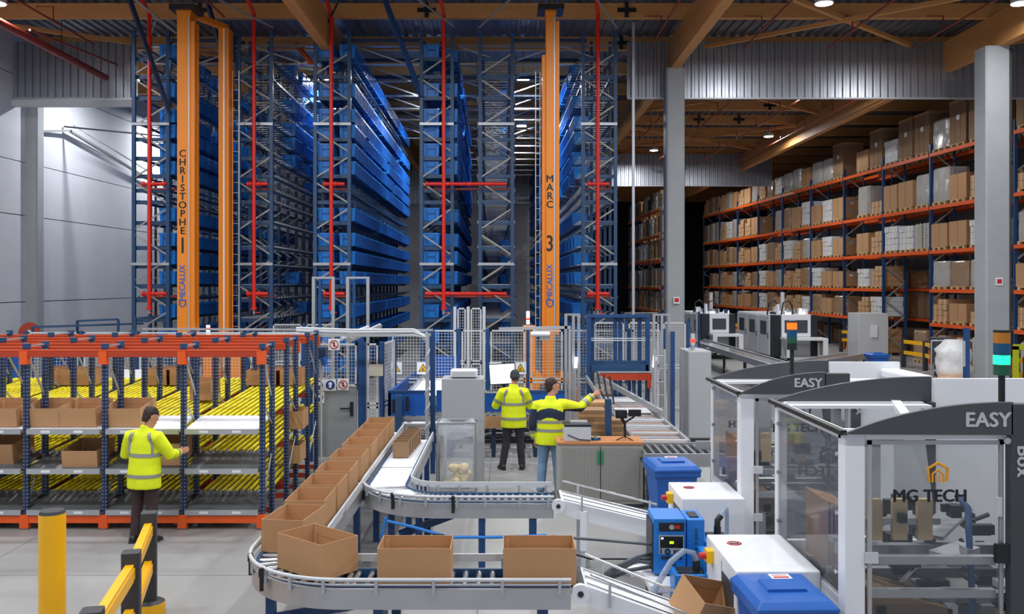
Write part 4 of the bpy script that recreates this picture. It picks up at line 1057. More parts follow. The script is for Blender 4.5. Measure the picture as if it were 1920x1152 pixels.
for y in (635,639): MB().cyl((0,-.02,Z(y)),(1.4,-.02,Z(y)),.012,8,'galv').build('cross_rod',t)
d=19.3; t=thing('orange_beam_stand','orange beam on perforated legs under the blue lift','stand',(px(1125,0,d).x,d,0)); x0=px(1125,0,d).x
MB().box(0,-.05,Z(713,d),px(1221,0,d).x-x0,.05,Z(700,d),'beam_red').build('beam',t); MB().box(-.05,-.06,Z(699,d),px(1221,0,d).x-x0,.1,Z(697.5,d),'galv').build('edge_strip',t)
for x in (1190,1216): MB().box(-.035,-.035,0,.035,.035,Z(712,d),'post_perf').build('leg',t,(px(x,0,d).x-x0,.1,0))
MB().box(px(1213,0,d).x-x0,-.06,Z(728,d),px(1220,0,d).x-x0,-.04,Z(700,d),'beam_red').build('beam_hook',t)
# small ladder
t=thing('ladder','narrow grey ladder beside the lift frame','ladder',(px(1228,0,18.6).x,18.6,0))
m_=MB().box(-.02,-.02,0,.02,.02,2.0,'cab_grey').box(.18,-.02,0,.22,.02,2.0,'cab_grey'); m_.build('rail',t)
for i in range(7): MB().cyl((0,0,.25+i*.27),(.2,0,.25+i*.27),.012,8,'cab_grey').build('rung',t)
tag(MB().box(-.04,-.04,0,.04,.04,2.35,'frame_blue').build('steel_post',None,(px(1247,0,19.8).x,18.9,0)),'blue steel post left of the electrical cabinet','post')
for (x,y,d) in ((1079,681,18.8),(1226,680,18.8)):
    p=px(x,y,d); t=thing('stop_button_post','slim post topped by a white light beside the '+('right crane fence' if x<1100 else 'small ladder'),'post',(p.x,d,0))
    MB().cyl((0,0,0),(0,0,p.z-.08),.02,8,'galv').build('tube',t); MB().cyl((0,0,p.z-.1),(.02,0,p.z+.12),.035,10,'led_white').build('light',t)
# ================================================================ MID CONVEYORS
d=17.0
t=thing('infeed_conveyor','blue-sided infeed conveyor with a bright white bed left of the pole','conveyor',(px(728,0,d).x,d,0)); x0=px(728,0,d).x; wd=1.12
MB().box(0,0,.87,wd-.35,.04,1.32,'guard_blue').box(-.01,-.01,1.30,wd-.33,.06,1.34,'frame_blue').build('front_guard',t)
MB().prism([(0,.87),(5.5,.87),(5.5,1.2),(0,1.33)],0,.05,'guard_blue','x').build('side_guard',t)
MB().box(.35,.5,1.18,1.15,3.6,1.2,'glow_white').build('lit_white_bed',t)  # brightness of the lit bed is put in as glow
MB().box(.28,.4,1.12,.34,9,1.26,'alu').box(1.16,.4,1.12,1.2,9,1.26,'alu').build('side_rail',t)
MB().box(.35,4.2,1.2,1.1,4.25,1.65,'guard_blue').build('rear_flap',t)
MB().box(-.05,-.06,.8,wd+.1,.0,.86,'alu').cyl((0,-.05,.72),(wd,-.05,.72),.06,12,'alu').build('front_rail',t)
MB().box(.15,-.2,0,.28,-.1,1.28,'navy').box(.1,-.22,.95,.14,-.1,1.2,'black').box(.34,-.22,.98,.4,-.1,1.25,'black').build('sensor_post',t)
leg(t,.0,.3,.8); leg(t,wd,.3,.8); leg(t,0,2.5,.8); leg(t,wd,2.5,.8)
t=thing('guarded_conveyor','long blue-guarded conveyor running behind the two standing workers','conveyor',(px(815,0,d).x,d+.3,0))
L=px(1062,0,d).x-px(815,0,d).x
for i in range(3): MB().box(i*L/3+.01,0,.9,(i+1)*L/3-.01,.03,1.3,'guard_blue').box(i*L/3+.01,-.01,1.26,(i+1)*L/3-.01,.04,1.31,'frame_blue').build('guard_panel',t)
MB().box(-.6,-.04,.84,L,.0,.88,'alu').box(-.6,-.02,.72,L,.03,.8,'alu').build('front_rail',t)
rollers_x(t,-.55,L,.1,.7,.85,.12)
MB().box(-.6,.7,.75,L,.74,.95,'alu').build('rear_rail',t)
for x in (-.5,.3,1.1,1.9,L-.05):
    leg(t,x,.1,.8,'navy_dark'); leg(t,x,.65,.8,'navy_dark')
MB().box(-.6,.3,.25,L,.36,.32,'dark_metal').box(-.6,.1,.12,L,.14,.17,'alu').build('lower_beam',t)
rr=random.Random(8); mb=MB()
for i in range(26):
    x=rr.uniform(-.6,L-.2); mb.tube([(x,.2,rr.uniform(.3,.6)),(x+.3,.25,rr.uniform(.3,.55)),(x+.7,.22,rr.uniform(.35,.6))],.012,5,rr.choice(['black','dark_metal','cab_grey']))
mb.build('cable_loom',t)
for (a,b,lb) in ((905,948,'flat brown cardboard sheet leaning under the conveyor left of the capped worker'),(990,1004,'flat brown cardboard sheet leaning under the conveyor right of the capped worker')):
    A=px(a,0,17.2).x;B=px(b,0,17.2).x; tag(MB().box(A,17.2,.6,B,17.22,.83,'cardboard').build('cardboard_sheet'),lb,'cardboard')
# low track machinery on floor behind workers
t=thing('floor_track','low dark machinery track on the floor behind the workers','track',(-1.6,18.3,0))
for k in range(4): MB().box(0,k*.35,.1+.02*k,2.7,k*.35+.07,.18+.02*k,'dark_metal' if k%2 else 'alu').build('track_beam',t)
for i in range(9): MB().box(i*.32,0,0,i*.32+.06,1.2,.1,'dark_metal').build('sleeper',t)
# monitor
m=px(940,702,16.9); t=thing('monitor','large lit monitor in front of the capped worker','monitor',(m.x+.02,17.0,m.z),R(-8))
MB().box(-.25,0,-.2,.25,.04,.19,'black').build('casing',t,rot=(0,R(-4),0)); sc_=MB().box(-.235,-.006,-.185,.235,0,.175,'screen').box(-.22,-.008,.12,.21,-.006,.125,'sign_blue').box(-.22,-.008,.155,.1,-.006,.158,'cab_grey_dark').box(-.2,-.008,-.15,-.05,-.006,-.143,'text_black'); sc_.build('screen',t,rot=(0,R(-4),0))
MB().bar((0,.05,-.12),(0,.32,-.3),.05,.05,'dark_metal').box(-.12,.28,-.36,.12,.4,-.28,'dark_metal').build('stand',t)
t=thing('keyboard','grey keyboard on the blue conveyor guard before the capped worker','keyboard',(px(930,0,16.9).x,16.95,1.32)); MB().box(-.2,-.1,-.01,.2,.1,.02,'cab_grey').build('case',t)
kk=MB()
for i in range(10):
    for j in range(4): kk.box(-.18+i*.036,-.08+j*.04,.02,-.15+i*.036,-.05+j*.04,.028,'dark_metal')
kk.build('keys',t)
# grey tower cabinet with printer
D3=14.9; x0=px(828,0,D3).x; x1=px(907,0,D3).x; w=x1-x0
t=thing('printer_tower','tall grey packing station tower carrying a white label printer','cabinet',(x0,D3,0))
MB().box(0,0,1.09,w,.6,1.78,'cab_grey').build('upper_cabinet',t,bevel=.006); MB().box(w-.17,0,0,w,.6,1.09,'cab_grey').build('side_column',t); MB().box(0.02,.5,0,w-.17,.58,1.09,'cab_grey_dark').build('back_panel',t) if False else None
MB().box(0,.54,.95,w-.17,.6,1.09,'cab_grey').build('back_rail',t); MB().box(0,.5,0,.05,.58,1.09,'cab_grey').build('rear_leg',t)
t=thing('label_printer','white label printer on top of the grey tower','printer',(x0+.36,D3+.2,1.78))
MB().box(-.22,-.14,.02,.22,.2,.14,'white_paint').build('body',t,bevel=.02); MB().box(-.2,-.145,.0,.2,.15,.02,'charcoal').build('base',t); MB().box(-.19,-.15,.06,.19,-.14,.12,'grey_paint').build('front_flap',t)
# waste bag on its frame
bx=px(857,0,14.4).x
t=thing('waste_bag_stand','clear plastic waste bag hung in a metal stand, holding yellow foam scraps','waste bag',(bx,14.4,0))
for sx in (-.3,.3):
    for yy in (-.2,.2): MB().cyl((sx,yy,0),(sx,yy,1.16),.016,8,'cab_grey_dark').build('stand_leg',t)
MB().tube([(-.3,-.2,1.16),(.3,-.2,1.16),(.3,.2,1.16),(-.3,.2,1.16),(-.3,-.2,1.16)],.014,8,'cab_grey_dark').build('top_hoop',t); MB().box(-.3,-.2,.08,.3,.2,.1,'cab_grey_dark').build('base_shelf',t)
rs=[];n=40
for z,a,b in ((.11,.19,.14),(.2,.235,.16),(.5,.25,.17),(.8,.275,.18),(1.0,.31,.21),(1.16,.315,.215),(1.19,.3,.2),(1.1,.29,.19)):
    rs.append([(math.copysign(abs(math.cos(q))**.7,math.cos(q))*a*(1+.05*math.sin(k*3+z*4)*(1.2-z)),math.copysign(abs(math.sin(q))**.7,math.sin(q))*b*(1+.06*math.sin(k*5+z*7)),z-(.05*abs(math.cos(q*2))) if z>1.1 else z) for k,q in enumerate([2*PI*i/n for i in range(n)])])
MB().rings(rs,'bag_plastic',True,False).build('plastic_bag',t)
# skirt of the bag folded over the hoop
rs2=[[(x*1.06,y*1.06,z) for x,y,z in rs[5]],[(x*1.07,y*1.08,.93+.03*math.sin(i*.8)) for i,(x,y,z) in enumerate(rs[4])]]
MB().rings(rs2,'bag_plastic',True,False).build('bag_cuff',t)
rr=random.Random(2); mb=MB()
for i in range(34):
    a=rr.uniform(0,6.28);q=rr.uniform(0,.15); z=.14+rr.uniform(0,.3); mb.sphere((math.cos(a)*q*1.2,math.sin(a)*q*.8,z),rr.uniform(.05,.085),rr.choice(['foam','foam','tape','beige','foam']),8,5,(1,.7,.8))
o=mb.build('foam_scraps',t); o['kind']='stuff'
# roller-door cabinet
D4=13.5; x0=px(1046,0,D4).x; x1=px(1206,0,D4).x; w=x1-x0
t=thing('tambour_cabinet','low grey tambour-door cabinet with wooden top in the middle','cabinet',(x0,D4,0))
MB().box(0,.02,.06,w,.52,.95,'tambour').build('carcass',t); MB().box(-.01,0,.95,w+.01,.55,.985,'cab_wood').build('wooden_top',t,bevel=.003); MB().box(.02,.03,0,w-.02,.5,.06,'charcoal').build('plinth',t)
for k in (0,1):
    a=.06+k*(w/2-.05); b=a+w/2-.07
    m_=MB(); x=a
    while x<b-.01: m_.box(x,.0,.12,x+.014,.02,.9,'tambour'); x+=.019
    dd=m_.build('tambour_door',t)
    hx=w/2-.035 if k==0 else w/2+.02; MB().cyl((hx,-.012,.66),(hx,-.012,.86),.016,8,'green_plastic').build('door_handle',dd)
MB().box(w/2-.006,.0,.1,w/2+.003,.019,.92,'charcoal').build('door_gap',t)
# things on cabinet
t=thing('laser_printer','grey desktop printer on the left end of the wooden-topped cabinet','printer',(px(1082,0,13.7).x,13.72,.985))
MB().box(-.2,-.16,0,.2,.18,.22,'grey_paint').build('body',t,bevel=.012); MB().box(-.2,-.16,.22,.2,.18,.25,'dark_metal').box(-.1,-.05,.25,.16,.14,.28,'alu').build('top_tray',t); MB().bar((-.15,-.165,.1),(.02,-.165,.03),.01,.015,'charcoal').bar((.02,-.165,.03),(.19,-.165,.02),.01,.015,'charcoal').build('paper_flap',t)
t=thing('tape_rolls','roll of clear tape lying on the wooden cabinet top','tape roll',(px(1117,0,13.7).x,13.72,.985)); 
m_=MB(); n=20
m_.rings([[(math.cos(2*PI*i/n)*r,math.sin(2*PI*i/n)*r,z) for i in range(n)] for r,z in ((.075,0),(.075,.045),(.045,.045),(.045,0))],'lens_blue',True,False); m_.build('tape_ring',t); MB().rings([[(math.cos(2*PI*i/n)*r,math.sin(2*PI*i/n)*r,z) for i in range(n)] for r,z in ((.077,.046),(.04,.046))],'tape',True,False).build('tape_face',t)
t=thing('camera_gimbal','black camera gimbal on a mini tripod on the cabinet','gimbal',(px(1172,0,13.7).x,13.72,.985))
for a in (200,320,80): MB().cyl((0,0,.05),(math.cos(R(a))*.14,math.sin(R(a))*.14,.006),.009,6,'black').build('tripod_leg',t)
MB().cyl((0,0,.04),(0,0,.26),.02,10,'black').build('grip',t); MB().tube([(0,0,.26),(.06,0,.3),(.13,0,.34),(.14,0,.42)],.015,8,'black').build('gimbal_arm',t)
MB().box(-.14,-.05,.33,.03,.05,.45,'black').box(.05,-.05,.36,.24,.0,.46,'black').bar((-.05,0,.33),(.0,0,.24),.04,.05,'black').cyl((-.08,-.04,.4),(-.08,-.1,.4),.035,12,'dark_metal').build('camera_body',t,bevel=.004)
# stacked flat cardboard behind
for i,(a,b,dd,zz,z0_) in enumerate(((1086,1135,14.9,1.27,0),(1100,1140,15.4,1.3,0),(1148,1168,14.6,1.14,0))):
    A=px(a,0,dd).x;B=px(b,0,dd).x
    t=thing('flat_carton_stack',['tall stack of flat brown cartons behind the cabinet','rear stack of flat brown cartons behind the cabinet','small stack of brown cartons right of the blue post'][i],'cardboard',(A,dd,0))
    MB().box(-.03,0,0,B-A+.03,.5,.12,'pallet_wood').build('pallet',t)
    z=.13; k=0
    while z<zz: MB().box(rr.uniform(-.01,.01),0,z,B-A+rr.uniform(-.01,.01),.45,z+.055,'cardboard' if k%2 else 'cardboard_dark').build('folded_carton',t); z+=.06;k+=1
tag(MB().box(-.05,-.05,0,.05,.05,1.52,'navy').build('steel_post',None,(px(1141,0,14.3).x,14.35,0)),'navy steel post behind the wooden-topped cabinet','post')
# long roller conveyor towards the racks (right) and cross conveyor
t=thing('roller_conveyor','long accumulation roller conveyor running back from behind the cabinet','conveyor',(2.0,14,0))
for x in (0,.82): MB().box(x-.02,0,.74,x+.02,8.6,.93,'alu').build('side_frame',t)
pr=MB().cyl((.03,0,0),(.79,0,0),.027,10,'roller_dark').build('roller',t,(0,.1,.85)); pr2=MB().cyl((.03,0,0),(.79,0,0),.027,10,'roller_brown').build('roller',t,(0,.21,.85)); y=.32;k=0
while y<8.5:
    c=copy_mesh(pr2 if k%3==1 else pr,(0,y,.85),t); y+=.14;k+=1
for y in (.05,.75,1.45,2.15): MB().box(.0,y,.9,.82,y+.03,.93,'white_paint').build('cross_bar',t)
MB().box(.03,0,.76,.79,8.6,.79,'black').build('dark_under_sheet',t)  # black sheet added as the shade below the rollers
MB().box(.1,3.2,.885,.75,3.9,.9,'white_paint').box(.1,4.8,.885,.75,5.6,.9,'white_paint').build('white_tray',t)
for yy in (.3,2.3,4.3,6.3,8.3):
    for x in (0,.82): leg(t,x,yy,.75,'navy_dark',.06)
MB().bar((-.05,5.4,1.35),(.85,2.6,.98),.06,.1,'alu').build('inclined_rail',t); MB().bar((-.3,5.4,1.35),(-.1,2.6,.98),.05,.08,'alu').build('inclined_rail',t)
for i in range(4): MB().tube([(-.25+i*.08,4.6-i*.35,1.55),(-.2+i*.08,4.5-i*.35,1.2),(-.1+i*.05,4.4-i*.35,1.05)],.02,6,'black').build('hanging_cable',t)
t=thing('roller_conveyor','wide roller conveyor running left to right behind the rear box machine','conveyor',(1.97,13.05,0))
for y in (0,.92): MB().box(0,y-.02,.71,2.7,y+.02,.9,'alu').build('side_plate',t)
rollers_x(t,.06,2.66,.03,.89,.86,.12,'roller_dark'); MB().box(.02,.03,.73,2.7,.9,.76,'black').build('dark_under_sheet',t)  # second black sheet paints the darkness between these rollers
MB().box(.85,.45,.88,2.7,.5,1.0,'alu').build('divider_rail',t)
for x in (.1,1.2,2.4):
    for y in (.1,.85): leg(t,x,y,.72,'navy_dark')
# electrical cabinet with stack light
t,dr,w_=simple_cabinet('pale grey electrical cabinet with a red-lit signal lamp on top',px(1290,0,19.0).x,px(1334,0,19.0).x,19.0,.95,1.93,'cab_grey')
MB().cyl((-w_+.1,.2,1.93),(-w_+.1,.2,2.0),.015,8,'galv').tube([(math.cos(a)*.03-w_+.06,.1,1.97+math.sin(a)*.03) for a in [2*PI*i/12 for i in range(13)]],.006,6,'galv').tube([(math.cos(a)*.03+w_-.06,.1,1.97+math.sin(a)*.03) for a in [2*PI*i/12 for i in range(13)]],.006,6,'galv').build('lifting_eye',t)
MB().cyl((-.08,.3,1.93),(-.08,.3,2.03),.03,10,'galv').build('lamp_base',t); MB().cyl((-.08,.3,2.03),(-.08,.3,2.1),.045,12,'grey_paint').cyl((-.08,.3,2.1),(-.08,.3,2.17),.05,12,'led_red').cyl((-.08,.3,2.17),(-.08,.3,2.28),.045,12,'grey_paint').build('signal_lamp',t)
# far conveyors
t=thing('roller_conveyor','long bright roller conveyor leading to the far packing machines','conveyor',(7.95,26.8,0))
for x in (0,.75): MB().box(x-.03,0,.72,x+.03,13.2,.92,'alu').build('side_frame',t)
MB().box(.05,0,.84,.7,13.2,.87,'steel').build('belt',t)
for y in (.4,3.4,6.4,9.4,12.4):
    for x in (0,.75): leg(t,x,y,.74,'black',.06)
t=thing('roller_conveyor','bright roller conveyor branching right before the far packing machines','conveyor',(8.75,27.2,0),math.atan2(4.2,3.6))
for y in (0,.7): MB().box(0,y-.03,.72,5.8,y+.03,.92,'alu').build('side_frame',t)
MB().box(0,.04,.84,5.8,.66,.87,'steel').build('belt',t)
for x in (.3,2.9,5.6):
    for y in (0,.7): leg(t,x,y,.74,'black',.06)
t=thing('work_table','low grey metal table between the far packing machines','table',(10.4,46,0)); MB().box(-.9,0,.9,1.6,.7,.98,'alu').build('table_top',t)
for x in (-.8,1.5): leg(t,x,.1,.9,'black'); leg(t,x,.6,.9,'black')
# bits at far left
t=thing('cable_reel','red cable reel wound with dark cable near the left wall','reel',(px(55,0,29).x,29,1.5),R(25))
for y in (-.2,.2): MB().cyl((0,y-.02,.3),(0,y+.02,.3),.3,28,'beam_red').build('flange',t)
MB().cyl((0,-.18,.3),(0,.18,.3),.22,24,'cable_grey').build('wound_cable',t); MB().cyl((0,-.25,.3),(0,-.21,.3),.08,8,'sign_white').build('hub',t)
tag(MB().box(-.5,-.4,0,.5,.4,1.5,'cab_grey_dark').build('storage_chest',None,(px(57,0,29).x,29,0)),'grey chest under the red cable reel','chest')
tag(MB().box(-.35,-.3,0,.35,.3,1.68,'guard_blue').box(-.37,-.32,1.6,.37,.32,1.7,'bin_blue').build('blue_crate',None,(px(91,0,29.6).x,29.9,0)),'blue container beside the red cable reel','container')
t=thing('safety_barrier','yellow-railed barrier behind the flow rack at far left','barrier',(-10.3,18.0,0))
MB().bar((-1,0,1.0),(1.5,.6,1.25),.05,.12,'rail_yellow').build('rail',t); MB().box(1.2,.5,0,1.35,.65,1.4,'yellow_frame').build('post',t); MB().box(-.9,-.1,0,-.75,.05,1.4,'yellow_frame').build('post',t)
tag(MB().box(px(-12,0,17.5).x,17.5,0,px(9,0,17.5).x,18,2.25,'guard_blue').box(px(-12,0,17.5).x+.03,17.48,.05,px(9,0,17.5).x-.03,17.5,2.2,'bin_blue').build('blue_locker'),'blue locker edge behind the flow rack at the far left','locker')
p=px(600,662,16.5); t=thing('industrial_socket','blue socket box with a light blue cable beside the gate','socket box',(p.x,16.6,p.z))
MB().box(-.1,-.08,-.12,.1,.08,.1,'navy').cyl((.05,-.1,-.08),(.1,-.1,-.22),.06,10,'guard_blue').build('housing',t,bevel=.01); MB().tube([(-.02,-.08,-.02),(-.2,-.15,-.2),(-.5,-.3,-.42),(-.75,-.4,-.5)],.012,6,'cable_blue').build('cable',t); MB().cyl((0,0,-.1),(0,0,-p.z),.02,8,'grey_paint').build('mount_pole',t)
tag(MB().box(px(222,0,17).x,17.1,1.35,px(260,0,17).x,17.15,1.72,'glow_white').build('lit_panel'),'bright white lit panel behind the flow rack','panel')
bpy.data.objects['lit_panel'].location=(0,0,0)
MB().box(px(222,0,17).x+.1,17.15,0,px(222,0,17).x+.16,17.2,1.4,'galv').build('panel_leg',bpy.data.objects['lit_panel'])
# ================================================================ BOX ERECTING MACHINES
def box_machine(ox,oy,label,Hh=2.24,Dp=1.78,ve=1.22,te=1.03,hy0=.52,hy1=1.6,lamp_=(1.22,.1),pe=2.0,big=True):
    t=thing('box_machine',label,'machine',(ox,oy,0)); W_=3.3
    P='white_paint'
    for (x,y,s) in ((0,0,.15),(0,Dp-.09,.09)): MB().box(x,y,0,x+s,y+s,Hh,P).build('corner_post',t,bevel=.008)
    MB().box(.15,0,0,1.2,.06,.3,P).build('front_sill',t)
    MB().box(.15,.0,Hh-.05,1.2,.05,Hh,P).box(0,.09,Hh-.06,.06,Dp-.09,Hh,P).box(.0,Dp-.06,Hh-.05,1.43,Dp,Hh,P).build('top_rail',t)
    MB().box(0,.15,0,.05,Dp-.09,.92,P).build('side_lower_panel',t)
    MB().box(0,.15,.92,.04,Dp-.09,.97,'grey_paint').build('side_mid_rail',t)
    g=MB().box(.015,.16,.97,.025,Dp-.1,Hh-.07,'smoked').build('side_window',t)
    for z in (1.15,1.6,2.05):
        MB().cyl((.03,.17,z),(-.012,.17,z),.018,8,'steel').cyl((.03,Dp-.12,z),(-.012,Dp-.12,z),.018,8,'steel').build('window_fixing',t)
    # front glazed door
    d=MB().box(.17,.0,.32,.2,.02,Hh-.06,'alu').box(1.15,.0,.32,1.18,.02,Hh-.06,'alu').box(.17,0,Hh-.09,1.18,.02,Hh-.06,'alu').box(.17,0,.32,1.18,.02,.35,'alu').build('front_door',t)
    MB().box(.2,.006,.35,1.15,.014,Hh-.09,'glass').build('door_glass',d)
    for z in (.75,1.27): MB().box(.14,-.02,z-.0,.24,.0,z+.08,'grey_paint').build('hinge',d)
    MB().box(1.1,-.05,1.28,1.22,-.01,1.42,'black').build('door_latch',d); MB().box(1.12,-.02,1.62,1.16,-.0,1.76,'grey_paint').build('door_latch',d)
    for z in (1.02,1.27): MB().box(.2,.05,z-.03,1.15,.11,z+.03,'alu').build('inner_rail',t)
    # logo + lettering on the door glass
    def logo(x,z,y,mm,mir=1):
        m=MB(); r=.085
        hexa=[(x+mir*r*math.sin(R(a))*1.0,y,z+r*math.cos(R(a))) for a in (-130,-60,0,60,130)]
        m.tube(hexa,.012,4,mm); r=.05
        m.tube([(x-mir*.04,y,z-.06),(x-mir*.04,y,z),(x,y,z+.035),(x+mir*.04,y,z),(x+mir*.04,y,z-.06)],.009,4,mm); m.tube([(x-mir*.015,y,z-.06),(x-mir*.015,y,z-.01),(x+mir*.015,y,z-.01),(x+mir*.015,y,z-.06)],.006,4,mm)
        m.build('logo',d if y<.5 else t)
    logo(.69,1.93,.0,'text_orange' if big else 'text_black'); logo(.5,1.72,Dp-.02,'text_black')
    text('MG TECH',.128,'text_black','lettering',d,(.63,-.002,1.765),(PI/2,0,0),.001,bold=.005,spacing=1.0)
    text('MG TECH',.128,'text_black','lettering',t,(.5,Dp+.0,1.58),(PI/2,0,PI),.001,bold=.005)
    # rear window & white rear body
    MB().box(.1,Dp-.03,1.0,1.38,Dp-.02,Hh-.06,'glass').build('rear_window',t)
    MB().box(.09,Dp-.06,0,1.43,Dp,.95,P).build('rear_lower_panel',t)
    MB().box(1.38,Dp-.08,0,1.48,Dp,Hh,'charcoal').build('rear_post',t)
    XE=3.3 if big else 2.35
    MB().box(1.48,Dp-.06,.0,XE,Dp,Hh+.22,P).build('rear_panel',t)
    if not big:
        MB().box(1.3,.5,Hh+.02,XE,.62,Hh+.1,P).box(XE-.25,.5,Hh+.02,XE,Dp,Hh+.14,P).box(1.3,.5,Hh-.4,XE,.56,Hh+.02,P).build('top_cover',t,bevel=.03)
        MB().box(1.5,.62,Hh-.35,XE-.25,Dp-.07,Hh-.3,'charcoal').build('dark_opening',t)  # dark sheet stands in for the shaded depth of the opening
    MB().prism([(1.0,1.35),(1.35,1.35),(1.25,2.15),(1.0,2.15)],Dp-.3,Dp-.28,'grey_paint').build('inner_white_door',t)
    # valances
    def val(y0,y1,xe):
        top=[(xe*k/12,Hh+.0+ .235*math.sin(PI/2*min(1,(k/12)**.8))) for k in range(13)]
        MB().prism([(-.04,Hh-.005)]+top[1:]+[(xe,Hh-.01)],y0,y1,'valance').build('valance',t,bevel=.004)
    val(-.06,-.02,ve); val(Dp+.0,Dp+.04,1.48)
    MB().bar((-.03,-.05,Hh+.005),(-.03,Dp+.03,Hh+.005),.05,.035,'black').build('side_trim',t)
    MB().box(.0,.1,Hh-.02,1.35,.14,Hh+.01,P).build('roof_bar',t); MB().bar((.55,.05,Hh),(1.1,Dp-.1,Hh),.08,.05,P).build('roof_bar',t); MB().box(.05,Dp-.28,Hh-.03,1.35,Dp-.16,Hh,P).build('roof_bar',t)
    # dark pillar with Box lettering
    MB().box(ve-.02,-.06,0 if big else Hh-.0,pe,.02,Hh+.22,'charcoal').build('dark_pillar',t,bevel=.006)
    if not big: MB().box(1.2,-.05,0,1.3,.02,Hh,'charcoal').build('dark_pillar',t)
    MB().box(pe,-.02,0,3.3,.04,Hh-.02 if not big else Hh+.1,P).build('front_panel',t)
    MB().box(3.24,.04,0,3.3,Dp,Hh-.02 if not big else Hh+.1,P).build('end_panel',t)
    text('EASY',.15 if big else .135,'easy_letter','lettering',t,(te,-.064,Hh+(.1 if big else .115)),(PI/2,0,0),.002,bold=.005,spacing=1.02)
    text('Box',.14,'easy_letter','lettering',t,(1.29,-.064,2.04),(PI/2,PI/2,0),.002,bold=.004,spacing=1.05)
    MB().cyl((1.42,-.06,1.5),(1.42,-.1,1.5),.06,14,'sign_yellow').cyl((1.42,-.1,1.5),(1.42,-.15,1.5),.045,14,'sign_red').build('stop_button',t)
    MB().cyl((1.17,-.075,Hh-.05),(1.17,-.06,Hh-.05),.025,10,'steel').build('fixing',t)
    # signal tower
    LX,LY=lamp_
    st=MB().cyl((LX,LY,Hh-.1),(LX,LY,Hh+.42),.024,10,'black').build('signal_pole',t); lit2=not big
    seq=[('lens_green','black'),('led_green','lens_green'),('lens_blue','lens_blue'),('lens_amber','led_amber'),('black','black')]
    z=Hh+.42
    for (a,b),hh in zip(seq,(.08,.07,.09,.08,.02)):
        MB().cyl((LX,LY,z),(LX,LY,z+hh),.058,18,b if lit2 else a).build('signal_segment',t); z+=hh
    # infeed hopper
    hp=MB().box(-.68,hy0,.0,0,hy1,1.04,P).build('infeed_box',t,bevel=.012)
    MB().box(-.688,hy0+.08,.62,-.68,hy0+.46,.9,'charcoal').build('infeed_opening',t)
    MB().box(-.686,hy0+.06,.5,-.68,hy0+.48,.505,'cab_grey').box(-.686,hy0+.48,.2,-.68,hy0+.484,.98,'cab_grey').build('panel_joint',t)
    MB().box(-.74,hy1-.3,.86,-.68,hy1-.18,.97,'sign_yellow').cyl((-.74,hy1-.24,.915),(-.8,hy1-.24,.915),.03,12,'sign_red').build('emergency_stop',t)
    MB().tube([(-.5+math.cos(a)*.06,hy1-.3+math.sin(a)*.05,1.043) for a in [2*PI*i/20 for i in range(21)]],.006,4,'sign_red').bar((-.54,hy1-.3,1.043),(-.46,hy1-.3,1.043),.02,.004,'text_black').build('warning_sticker',t)
    # inside mechanism
    MB().box(.12,.25,.35,3.1,1.6,.42,'interior_brown').build('machine_bed',t)
    for (y,z) in ((.35,.9),(.8,.95),(1.3,.9),(.6,1.2)): MB().box(.15,y-.04,z-.04,1.9,y+.04,z+.04,'alu').build('profile_rail',t)
    for x in (.35,.9,1.5): MB().box(x-.04,.2,.8,x+.04,1.6,.88,'alu').build('cross_rail',t)
    for (x,y) in ((.3,.3),(1.2,.3),(.3,1.5),(1.2,1.5),(1.9,.9)): MB().box(x-.05,y-.05,.3,x+.05,y+.05,.86,'alu').build('inner_post',t)
    MB().box(.34,.62,1.3,.52,.74,2.1,'cab_grey').box(.3,.6,2.05,.7,.76,2.12,'alu').build('lift_column',t)
    for x in (.42,.62,.82): MB().prism([(x-.06,1.3),(x+.06,1.3),(x+.06,1.61),(x+.045,1.63),(x-.045,1.63),(x-.06,1.61)],.48,.53,'beige').build('suction_plate',t,bevel=.004)
    MB().box(.3,.5,1.42,.95,.56,1.47,'alu').build('plate_bar',t)
    MB().prism([(.15,1.05),(.9,.85),(.9,.8),(.15,.8)],.2,.7,'interior_brown').build('carton_magazine',t)
    for i in range(7): MB().box(.2+i*.035,.95,.92,.215+i*.035,1.5,1.5-.01*i,'cardboard').build('carton_blank',t)
    MB().bar((.9,.6,1.3),(1.5,1.3,1.36),.22,.03,'cab_grey_dark').build('folding_plate',t); MB().bar((.85,.3,1.22),(1.15,.45,1.25),.2,.06,'cab_grey').build('folding_plate',t)
    MB().tube([(1.03,.2,.5),(1.04,.18,.9),(1.03,.2,1.3),(1.04,.25,1.62),(1.06,.45,1.66)],.025,8,'frame_blue').build('cable_hose',t)
    rr=random.Random(int(ox*100)); m_=MB()
    for i in range(110):
        x=rr.uniform(.12,1.9);y=rr.uniform(.15,1.4);z=rr.uniform(.45,1.5)*(1 if i%3 else .8); m_.box(x,y,z,x+rr.uniform(.03,.22),y+rr.uniform(.03,.15),z+rr.uniform(.03,.12),rr.choice(['tray_dark','dark_metal','black','alu','black','interior_brown','dark_metal']))
    for i in range(10):
        x=rr.uniform(.2,1.7);y=rr.uniform(.2,1.4);z=rr.uniform(.9,1.5); m_.cyl((x,y,z),(x+rr.uniform(.1,.4),y+rr.uniform(-.1,.3),z+rr.uniform(-.1,.15)),.02,8,rr.choice(['steel','black','alu']))
    m_.build('mechanism',t)
    return t
bm1=box_machine(2.52,6.75,'white and charcoal glazed box machine nearest the camera, lower right')
bm2=box_machine(2.56,9.93,'white and charcoal glazed box machine standing behind the nearest one',2.15,1.45,.92,.72,-.2,.62,(.8,.75),1.18,False)
